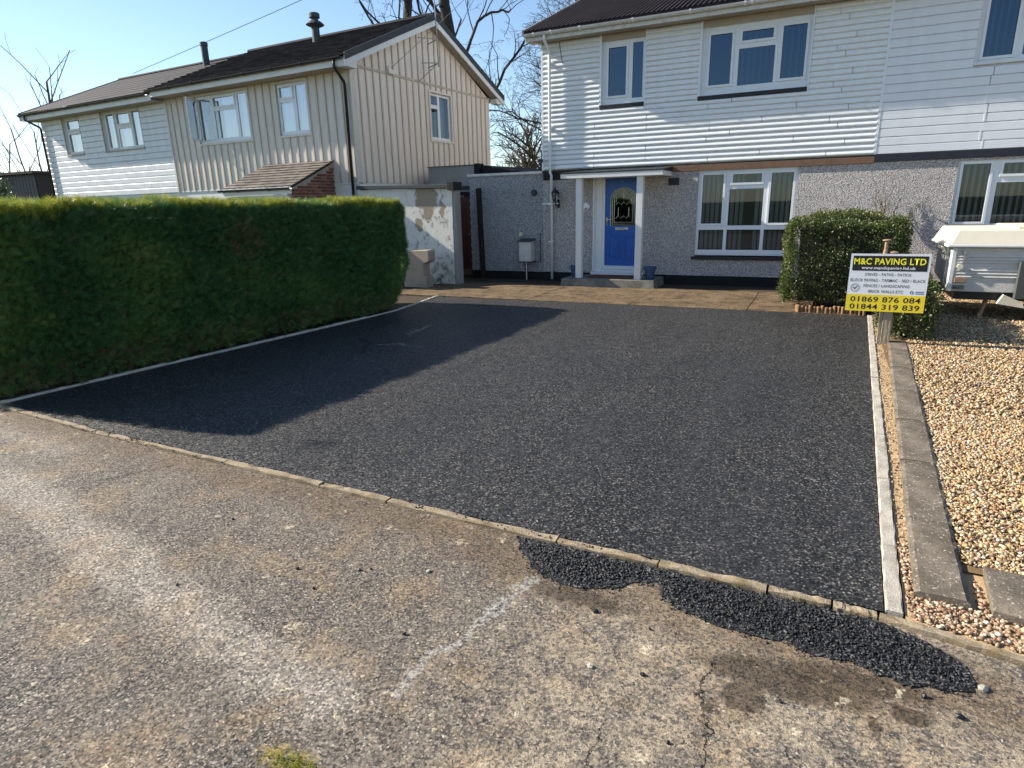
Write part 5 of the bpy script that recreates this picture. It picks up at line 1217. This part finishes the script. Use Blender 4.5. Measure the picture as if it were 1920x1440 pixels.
leaf_mass(CB, 'upper_growth', (-0.15, 11.75, 1.30), (0.85, 12.4, 1.50), 0.09, [(0, 1, 900), (0, -1, 900), (1, -1, 900), (2, 1, 1300)], 'privet_leaf', 0.034, 3, (0.3, 11.7, 0), 0.03, 0.6, 0.25)
MB().hexa([(-0.28, 11.28, 0.15), (0.95, 11.28, 0.15), (0.95, 12.3, 0.15), (-0.28, 12.3, 0.15), (-0.33, 11.26, 1.28), (0.95, 11.26, 1.28), (0.95, 12.3, 1.28), (-0.33, 12.3, 1.28)]).build('inner_twigs', 'bark_dark', CB)
for (x, y) in ((0.0, 11.6), (0.4, 11.8), (0.7, 11.5)):
    MB().tube([(x, y, -0.03), (x + 0.03, y, 0.3)], [0.04, 0.03], 6).build('stem', 'bark_brown', CB)
LH = thing('low_hedge', 'low dark evergreen hedge half hidden behind the paving sign', 'hedge', (1.05, 10.1, 0))
leaf_mass(LH, 'foliage', (0.84, 9.12, 0.04), (1.34, 11.05, 0.74), 0.12, S5(1300), 'privet_leaf', 0.034, 3, (1.05, 10.1, 0), 0.04, 0.2, -0.2)
MB().box(0.92, 1.26, 9.22, 11.0, 0.08, 0.62).build('inner_twigs', 'bark_dark', LH)
LE = thing('log_edging', 'short upright log roll edging around the foot of the clipped bush', 'edging', (0.0, 11.02, 0))
for i in range(17):
    x = -0.24 + i * 0.058; h = random.uniform(0.10, 0.14)
    MB().lathe((x, 11.02 + random.uniform(-0.008, 0.008), -0.03), [(0.025, 0), (0.026, h), (0.018, h + 0.012)], 8).build('stake', 'stake_wood', LE)
for i in range(6):
    MB().lathe((-0.262, 11.07 + i * 0.058, -0.03), [(0.025, 0), (0.026, 0.13), (0.018, 0.142)], 8).build('stake', 'stake_wood', LE)
# wall shrub
WS = thing('wall_shrub', 'sparse wiry shrub trained against the pebbledash wall behind the bush', 'shrub', (1.1, 13.9, 0))
twg = MB(); lp_ = []
def twig(a, b, r0, leaf, bend=0.05):
    a, b = Vector(a), Vector(b); pts = []
    for i in range(7):
        t = i / 6; q = a.lerp(b, t) + Vector((random.uniform(-1, 1), random.uniform(-0.4, 0.4), random.uniform(-1, 1))) * bend * t * (1 - t) * 2; pts.append(q)
        if leaf and t > 0.35:
            for _ in range(leaf): lp_.append(q + Vector((random.gauss(0, 0.03), random.gauss(0, 0.015), random.gauss(0, 0.03))))
    twg.tube(pts, [r0 * (1 - 0.75 * i / 6) for i in range(7)], 4, False)
for (x1, z1, lf) in ((0.80, 1.95, 0), (0.88, 2.02, 0), (0.95, 2.05, 0), (1.05, 1.98, 0), (1.10, 1.90, 0), (0.74, 1.85, 0)):
    twig((0.95, 14.03, 1.35), (x1, 14.06, z1), 0.009, lf, 0.12)
for (x1, z1, lf) in ((1.05, 1.62, 5), (1.22, 1.70, 7), (1.50, 1.58, 10), (1.62, 1.70, 5), (1.45, 1.42, 8), (1.58, 1.30, 6), (1.35, 1.35, 9), (1.25, 1.15, 10), (1.15, 1.3, 9)):
    twig((1.05, 13.98, 0.8), (x1, 14.02, z1), 0.010, lf, 0.12)
twig((1.0, 13.95, -0.02), (1.02, 13.98, 0.85), 0.03, 0); twig((0.9, 13.95, -0.02), (0.95, 14.0, 1.4), 0.02, 0)
twg.build('stems', 'bark_brown', WS)
lp_ = np.array([q[:] for q in lp_]); n = len(lp_)
V, Fc = scatter(LF_V, LF_F, lp_ - np.array([1.1, 13.9, 0]), frames(rng.normal(size=(n, 3)) + np.array([0, -0.6, 0.3])), np.repeat(rng.uniform(0.03, 0.05, n)[:, None], 3, 1))
fast('leaves', V, Fc, 'privet_leaf', WS, np.repeat(rng.random(n) * 0.7, len(LF_V)))

# ---- bare trees
def tubes_np(segs, name, mat, parent, base):
    S = np.array([[*a, *b, r0, r1] for a, b, r0, r1 in segs]); 
    a, b = S[:, :3] - np.array(base), S[:, 3:6] - np.array(base); n = len(S); k = 5
    fr = frames(b - a); ang = np.arange(k) * 2 * np.pi / k
    ringv = fr[:, :, 0][:, None, :] * np.cos(ang)[None, :, None] + fr[:, :, 1][:, None, :] * np.sin(ang)[None, :, None]
    V = np.concatenate([a[:, None, :] + ringv * S[:, 6][:, None, None], b[:, None, :] + ringv * S[:, 7][:, None, None]], 1).reshape(-1, 3)
    i = np.arange(k); q = np.stack([i, (i + 1) % k, k + (i + 1) % k, k + i], 1)
    Fc = (q[None] + (np.arange(n) * 2 * k)[:, None, None]).reshape(-1, 4)
    return fast(name, V, Fc, mat, parent, None, True)
def grow(S, p, d, L, r, lvl, P, rr):
    steps = max(3, int(L / P['step'])); sl = L / steps; kids = []
    for i in range(steps):
        t = i / steps
        j = Vector((rr.gauss(0, 1), rr.gauss(0, 1), rr.gauss(0, 1))) * P['wig'][lvl]
        d = (d + j + Vector((0, 0, P['trop'][lvl] * sl))).normalized()
        q = p + d * sl; r2 = max(r * (1 - (1 - P['tip'][lvl]) / steps * 1.0), P['rmin'])
        S.append((tuple(p), tuple(q), r, r2)); 
        if lvl < P['lv'] and t >= P['bare'][lvl]:
            for _ in range(P['kids'][lvl] if rr.random() < P['prob'][lvl] else 0): kids.append((q.copy(), d.copy(), r2, t))
        p, r = q, r2
    for (q, dd, r2, t) in kids:
        ax = dd.orthogonal().normalized(); ax = Matrix.Rotation(rr.uniform(0, 6.283), 3, dd) @ ax
        nd_ = (Matrix.Rotation(P['ang'][lvl] * rr.uniform(0.7, 1.3), 3, ax) @ dd).normalized()
        grow(S, q, nd_, L * P['len'][lvl] * rr.uniform(0.6, 1.15) * (1 - 0.45 * t), r2 * P['rad'][lvl], lvl + 1, P, rr)
def tree(name, label, base, d, H, r, P, seed, mat='bark_dark', group=None, trunks=None):
    rr = random.Random(seed); t = thing(name, label, 'tree', base, 0, group)
    S = []
    for (off, dd, h, rad) in (trunks or [((0, 0, 0), d, H, r)]):
        grow(S, Vector(base) + Vector(off), Vector(dd).normalized(), h, rad, 0, P, rr)
    big = [x for x in S if x[2] > r * 0.45]; small = [x for x in S if x[2] <= r * 0.45]; big = big or S[:4]
    tubes_np(big, 'trunk', mat, t, base)
    if small: tubes_np(small, 'crown', mat, t, base)
    return t
PB = dict(lv=4, step=0.55, wig=[0.05, 0.16, 0.22, 0.28, 0.3], trop=[0.02, 0.10, 0.06, 0.0, 0.0], tip=[0.35, 0.30, 0.3, 0.4, 0.5], rmin=0.006, bare=[0.26, 0.2, 0.12, 0.1, 0], kids=[1, 1, 2, 2, 0], prob=[0.85, 0.9, 0.85, 0.95, 0], ang=[0.85, 0.75, 0.75, 0.7, 0], len=[0.44, 0.48, 0.5, 0.6, 0], rad=[0.32, 0.48, 0.48, 0.5, 0])
PB1 = dict(PB); PB1['len'] = [0.27, 0.5, 0.5, 0.6, 0]
tree('bare_tree', 'large bare winter tree rising behind the beige gable, left trunk', (-17.3, 27.0, -0.06), (0.0, 0, 1), 17, 0.34, PB1, 5)
tree('bare_tree', 'large bare winter tree rising behind the beige gable, right trunk with spreading limbs', (-15.75, 27.6, -0.06), (0.03, 0, 1), 17, 0.36, PB, 23)
PW = dict(lv=4, step=0.4, wig=[0.06, 0.14, 0.16, 0.16, 0.2], trop=[0.02, -0.02, -0.07, -0.12, -0.15], tip=[0.35, 0.3, 0.3, 0.4, 0.5], rmin=0.006, bare=[0.18, 0.12, 0.1, 0.1, 0], kids=[3, 2, 2, 1, 0], prob=[0.95, 0.95, 0.9, 0.95, 0], ang=[1.0, 0.6, 0.6, 0.6, 0], len=[0.46, 0.52, 0.6, 0.6, 0], rad=[0.24, 0.45, 0.5, 0.6, 0])
tree('drooping_tree', 'bare tree with fine drooping twigs showing left of the white house corner', (-10.2, 25.0, -0.06), (-0.02, 0, 1), 10.5, 0.26, PW, 8)
PS = dict(lv=3, step=0.35, wig=[0.08, 0.14, 0.18, 0.22], trop=[0.05, 0.08, 0.05, 0.02], tip=[0.4, 0.3, 0.4, 0.5], rmin=0.012, bare=[0.2, 0.15, 0.1, 0], kids=[3, 2, 1, 0], prob=[0.9, 0.9, 0.95, 0], ang=[0.65, 0.6, 0.6, 0], len=[0.5, 0.5, 0.55, 0], rad=[0.55, 0.6, 0.65, 0])
tree('small_tree', 'small twiggy brown tree behind the extension roof, nearer the beige house', (-14.75, 30.0, -0.06), (0, 0, 1), 5.0, 0.10, PS, 3, 'bark_brown')
tree('small_tree', 'small twiggy brown tree behind the extension roof, nearer the white house', (-13.35, 30.5, -0.06), (0, 0, 1), 5.4, 0.11, PS, 4, 'bark_brown')
PT = dict(lv=2, step=0.5, wig=[0.04, 0.06, 0.1], trop=[0.02, 0.03, 0.02], tip=[0.3, 0.3, 0.4], rmin=0.008, bare=[0.15, 0.1, 0], kids=[1, 1, 0], prob=[0.8, 0.8, 0], ang=[0.5, 0.5, 0], len=[0.5, 0.45, 0], rad=[0.6, 0.6, 0])
tree('bare_shrub', 'tall bare whippy shrub leaning at the far left beyond the pale house', (-29.5, 15.5, -0.06), (-0.5, 0, 1), 6.0, 0.08, PT, 12, 'bark_brown', None, [((i * 0.28, 0.2 * i, 0), (-0.75 + 0.13 * i, 0.1, 1), 6.2 - 0.2 * i, 0.05) for i in range(8)])
tree('bare_shrub', 'bare forked treetop showing above the far left roof verge', (-34.6, 20.0, -0.06), (0, 0, 1), 8.1, 0.10, PT, 14, 'bark_brown')
ET = thing('evergreen_shrub', 'dark evergreen shrub with pale leaf tips above the far left end of the hedge', 'shrub', (-19.4, 8.6, 0))
leaf_mass(ET, 'foliage', (-21.0, 8.0, 0.3), (-18.2, 9.4, 2.5), 0.5, S5(260), 'pale_leaf', 0.07, 3, (-19.4, 8.6, 0), 0.2, 0.3)
MB().box(-20.6, -18.6, 8.3, 9.1, 0.3, 2.1).build('inner_twigs', 'bark_dark', ET)
MB().tube([(-19.4, 8.6, -0.06), (-19.4, 8.6, 0.5)], 0.08, 6).build('stem', 'bark_dark', ET)
DH = thing('dark_shed', 'dark flat topped timber building beyond the far left corner of the pale house', 'shed', (-32, 15.8, 0))
MB().box(-35.8, -28.4, 15.4, 18.4, -0.06, 3.40).build('wall', 'black_plinth', DH)
MB().box(-36.0, -28.2, 15.2, 18.6, 3.402, 3.50).build('roof_edge', 'black_plinth', DH)
pk = MB().box(0, 0.20, -0.025, -0.0005, 0, 3.36).mesh('board'); pk.materials.append(MAT['navy_band'])
for i in range(33): inst(pk, 'board', DH, (-35.75 + i * 0.222 + 32, 15.4 - 15.8, 0.02))
DT = thing('evergreen_tree', 'dark evergreen treetop at the far left edge', 'tree', (-37.0, 16.5, 0))
leaf_mass(DT, 'crown', (-39.5, 15.2, 0.8), (-36.0, 17.8, 4.5), 0.7, S5(80), 'conifer_leaf', 0.16, 3, (-37.0, 16.5, 0), 0.25, 0.3)
MB().tube([(-37.5, 16.5, -0.06), (-37.5, 16.5, 3.5)], [0.2, 0.12], 7).build('trunk', 'bark_dark', DT)

# ================================================================== SIGN
SG = thing('paving_sign', 'black white and yellow paving company board on a short wooden post', 'sign', (0.80, 8.85, 0))
sx, sw, szt, sh, sy_ = 0.338, 0.826, 1.10, 0.69, 8.765
MB().box(sx, sx + sw, sy_, sy_ + 0.006, szt - sh, szt).build('board', 'sign_white', SG)
def panel(name, u0, u1, v0, v1, mat, dy):
    MB().box(sx + sw * u0, sx + sw * u1, sy_ - dy, sy_ - 0.0002, szt - sh * v1, szt - sh * v0).build(name, mat, SG)
panel('black_panel', 0.03, 0.97, 0.035, 0.292, 'sign_black', 0.0012)
panel('yellow_panel', 0.0005, 0.9995, 0.705, 0.9995, 'sign_yellow', 0.0012)
def lettering(txt, u0, u1, v0, v1, mat, dy, bold=0.0, shear=0.0):
    cu = bpy.data.curves.new('t', 'FONT'); cu.body = txt; cu.size = 1.0; cu.offset = bold; cu.resolution_u = 3; cu.shear = shear; cu.space_character = 1.05
    to = bpy.data.objects.new('t', cu); COL.objects.link(to)
    dg = bpy.context.evaluated_depsgraph_get(); me = bpy.data.meshes.new_from_object(to.evaluated_get(dg)); bpy.data.objects.remove(to); bpy.data.curves.remove(cu)
    v = np.array([q.co[:] for q in me.vertices]); lo, hi = v.min(0), v.max(0)
    X0, X1, Z0, Z1 = sx + sw * u0, sx + sw * u1, szt - sh * v1, szt - sh * v0
    w = np.column_stack([X0 + (v[:, 0] - lo[0]) / (hi[0] - lo[0]) * (X1 - X0), np.full(len(v), sy_ - dy), Z0 + (v[:, 1] - lo[1]) / (hi[1] - lo[1]) * (Z1 - Z0)]) - np.array([0.80, 8.85, 0])
    me.vertices.foreach_set('co', w.astype(np.float32).ravel()); me.update(); me.materials.clear(); me.materials.append(MAT[mat])
    o = bpy.data.objects.new('lettering', me); COL.objects.link(o); o.parent = SG
    o['label'] = 'printed words ' + txt; o['kind'] = 'stuff'
lettering('M&C PAVING LTD', 0.045, 0.945, 0.075, 0.185, 'ink_yellow', 0.0018, 0.022)
lettering('www.mandcpaving.ltd.uk', 0.15, 0.83, 0.215, 0.280, 'ink_white', 0.0018, 0.018)
lettering('DRIVES - PATHS - PATIOS', 0.205, 0.785, 0.330, 0.378, 'ink_grey', 0.0012, 0.012)
lettering('BLOCK PAVING - TARMAC - RED / BLACK', 0.026, 0.972, 0.428, 0.480, 'ink_grey', 0.0012, 0.012)
lettering('FENCES / LANDSCAPING', 0.205, 0.785, 0.526, 0.576, 'ink_grey', 0.0012, 0.012)
lettering('BRICK WALLS ETC', 0.275, 0.715, 0.622, 0.672, 'ink_grey', 0.0012, 0.012)
lettering('01869 876 084', 0.055, 0.945, 0.742, 0.838, 'ink_black', 0.0018, 0.016)
lettering('01844 319 839', 0.055, 0.945, 0.872, 0.968, 'ink_black', 0.0018, 0.016)
def disc(name, u, v, r, mat, dy, r_in=0.0):
    cx_, cz_ = sx + sw * u, szt - sh * v; n = 28; m = MB()
    if r_in:
        vs = [(cx_ + q * math.cos(2 * math.pi * k / n), sy_ - dy, cz_ + q * math.sin(2 * math.pi * k / n)) for q in (r_in, r) for k in range(n)]
        m.add(vs, [(k, (k + 1) % n, n + (k + 1) % n, n + k) for k in range(n)])
    else: m.add([(cx_ + r * math.cos(2 * math.pi * k / n), sy_ - dy, cz_ + r * math.sin(2 * math.pi * k / n)) for k in range(n)], [tuple(range(n))])
    m.build(name, mat, SG)
disc('badge_ring', 0.095, 0.59, 0.050, 'ink_silver', 0.0012, 0.036)
cx_, cz_ = sx + sw * 0.095, szt - sh * 0.59
MB().prism_y([(cx_ - 0.022, cz_ + 0.004), (cx_ - 0.014, cz_ + 0.010), (cx_ - 0.004, cz_ - 0.004), (cx_ + 0.020, cz_ + 0.026), (cx_ + 0.026, cz_ + 0.020), (cx_ - 0.003, cz_ - 0.022)], sy_ - 0.0013, sy_ - 0.0003).build('badge_tick', 'ink_grey', SG)
disc('round_logo', 0.822, 0.650, 0.0195, 'ink_blue', 0.0012)
fx, fz = sx + sw * 0.822, szt - sh * 0.650
MB().box(fx - 0.002, fx + 0.004, sy_ - 0.0018, sy_ - 0.0013, fz - 0.0185, fz + 0.006).box(fx - 0.006, fx + 0.009, sy_ - 0.0019, sy_ - 0.0014, fz - 0.004, fz + 0.001).box(fx + 0.0005, fx + 0.010, sy_ - 0.0018, sy_ - 0.0013, fz + 0.0065, fz + 0.012).build('logo_letter', 'ink_white', SG)
for v_ in (0.632, 0.662): panel('small_print', 0.868, 0.972, v_, v_ + 0.014, 'ink_blue', 0.0012)
MB().hexa([(0.765, 8.79, -0.05), (0.865, 8.79, -0.05), (0.865, 8.88, -0.05), (0.765, 8.88, -0.05), (0.755, 8.773, 1.06), (0.845, 8.773, 1.06), (0.845, 8.86, 1.06), (0.755, 8.86, 1.06)]).build('post', 'post_wood', SG, bevel=0.006)
MB().hexa([(0.728, 8.80, -0.03), (0.762, 8.80, -0.03), (0.762, 8.86, -0.03), (0.728, 8.86, -0.03), (0.718, 8.775, 1.0), (0.752, 8.775, 1.0), (0.752, 8.84, 1.0), (0.718, 8.84, 1.0)]).build('side_batten', 'post_wood', SG, bevel=0.004)
MB().lathe((0.695, 8.81, 0.95), [(0.028, 0), (0.026, 0.18), (0.018, 0.20), (0.020, 0.295), (0.046, 0.30), (0.046, 0.312), (0.02, 0.318)], 14).build('post_cap', 'rust_metal', SG)
MB().lathe((0.785, 8.82, 1.0), [(0.02, 0), (0.02, 0.10), (0.048, 0.108), (0.048, 0.120), (0.02, 0.128)], 14).build('post_cap', 'rust_metal', SG)

# ================================================================== FOLDED CAMPER TRAILER
TR = thing('camper_trailer', 'folded white camper trailer with cream lid parked on the gravel at the right', 'trailer', (2.6, 11.7, 0))
tx0, tx1, ty0, ty1 = 1.70, 4.1, 10.92, 12.35
MB().add([(tx0, ty0, 0.42), (tx1, ty0, 0.42), (tx1, ty1, 0.42), (tx0, ty1, 0.55), (tx0, ty0, 1.035), (tx1, ty0, 1.035), (tx1, ty1, 1.035), (tx0, ty1, 1.035)], [(0, 3, 2, 1), (4, 5, 6, 7), (0, 1, 5, 4), (1, 2, 6, 5), (2, 3, 7, 6), (3, 0, 4, 7)]).build('body', 'trailer_panel', TR, bevel=0.012)
for z in (0.63, 0.675, 0.72, 0.83, 0.87, 0.91):
    MB().prism_x([(ty0 - 0.016, z), (ty0 - 0.0005, z - 0.008), (ty0 - 0.0005, z + 0.016), (ty0 - 0.010, z + 0.016)], tx0 + 0.06, tx1 - 0.05).build('pressed_rib', 'trailer_panel', TR)
MB().box(tx0 - 0.012, tx0 + 0.04, ty0 - 0.018, ty0 + 0.03, 0.425, 1.034).build('corner_strip', 'white_paint', TR, bevel=0.006)
MB().box(tx0 - 0.014, tx0 - 0.001, ty0 + 0.35, ty0 + 0.40, 0.47, 1.03).build('end_strip', 'trailer_cream', TR, bevel=0.003)
lx0, lx1, ly0, ly1 = tx0 - 0.08, tx1 + 0.06, ty0 - 0.07, ty1 + 0.07
MB().add([(lx0, ly0, 1.075), (lx1, ly0, 1.075), (lx1, ly1, 1.075), (lx0, ly1, 1.075), (lx0 + 0.10, ly0 + 0.07, 1.29), (lx1 - 0.1, ly0 + 0.07, 1.29), (lx1 - 0.1, ly1 - 0.07, 1.29), (lx0 + 0.10, ly1 - 0.07, 1.29)], [(0, 3, 2, 1), (4, 5, 6, 7), (0, 1, 5, 4), (1, 2, 6, 5), (2, 3, 7, 6), (3, 0, 4, 7)]).build('lid', 'trailer_cream', TR, bevel=0.025)
MB().box(lx0 - 0.01, lx1 + 0.01, ly0 - 0.012, ly1 + 0.012, 1.046, 1.082).build('lid_rim', 'white_paint', TR, bevel=0.008)
MB().box(2.4, lx1 - 0.2, ly0 + 0.12, ly1 - 0.15, 1.285, 1.325).build('lid_crown', 'trailer_cream', TR, bevel=0.015)
MB().box(tx0 + 0.12, tx0 + 0.145, ty0 - 0.03, ty0 - 0.012, 0.83, 0.97).box(tx0 + 0.115, tx0 + 0.15, ty0 - 0.034, ty0 - 0.002, 0.955, 1.0).build('lid_catch', 'metal_grey', TR)
MB().tube([(tx0 + 0.10, ty0 - 0.05, 0.775), (tx0 + 0.10, ty0 - 0.001, 0.775)], 0.038, 12).build('marker_lamp', 'trailer_cream', TR)
MB().box(tx0 + 0.06, tx0 + 0.20, ty0 - 0.03, ty0 - 0.0005, 0.55, 0.62).build('tail_lamp', 'rust_metal', TR, bevel=0.006)
MB().box(tx0 + 0.06, tx0 + 0.19, ty0 - 0.025, ty0 - 0.0005, 0.46, 0.51).build('reflector', 'trailer_grey', TR)
MB().box(tx0 + 0.1, tx1 - 0.1, ty0 + 0.08, ty1 - 0.08, 0.30, 0.419).build('chassis', 'black_paint', TR)
MB().tube([(2.22, ty0 + 0.18, 0.33), (2.15, ty0 + 0.16, 0.0)], [0.03, 0.028], 8).lathe((2.145, ty0 + 0.16, -0.005), [(0.07, 0), (0.07, 0.015), (0.03, 0.025)], 12).build('jack_leg', 'rust_metal', TR)
wx, wy, wr = 2.95, ty0 + 0.10, 0.30
tyre = MB(); tyre.tube([(wx, wy - 0.08, wr), (wx, wy + 0.08, wr)], wr, 28); wh = tyre.build('wheel', 'rubber', TR)
MB().tube([(wx, wy - 0.094, wr), (wx, wy - 0.081, wr)], wr * 0.62, 24).build('hub', 'metal_grey', wh, off=tuple(TR['base']))
MB().holed(2.47, 3.42, 0.36, 0.86, ty0 - 0.13, ty0 - 0.09, [(2.58, 3.32, 0.359, 0.70)]).box(2.47, 3.42, ty0 - 0.0895, ty0 - 0.02, 0.82, 0.86).box(2.47, 2.53, ty0 - 0.0895, ty0 - 0.02, 0.36, 0.8195).build('mudguard', 'trailer_grey', TR)
MB().add([(2.30, ty0 - 0.05, 0.27), (2.62, ty0 - 0.05, 0.22), (2.58, ty0 - 0.05, 0.30), (2.36, ty0 - 0.05, 0.40), (2.30, ty0 + 0.10, 0.27), (2.62, ty0 + 0.10, 0.22), (2.58, ty0 + 0.10, 0.30), (2.36, ty0 + 0.10, 0.40)], [(0, 1, 2, 3), (7, 6, 5, 4), (0, 4, 5, 1), (1, 5, 6, 2), (2, 6, 7, 3), (3, 7, 4, 0)]).build('floor_wedge', 'trailer_cream', TR)
for o in bpy.data.objects:
    if 'base' in o.keys(): del o['base']
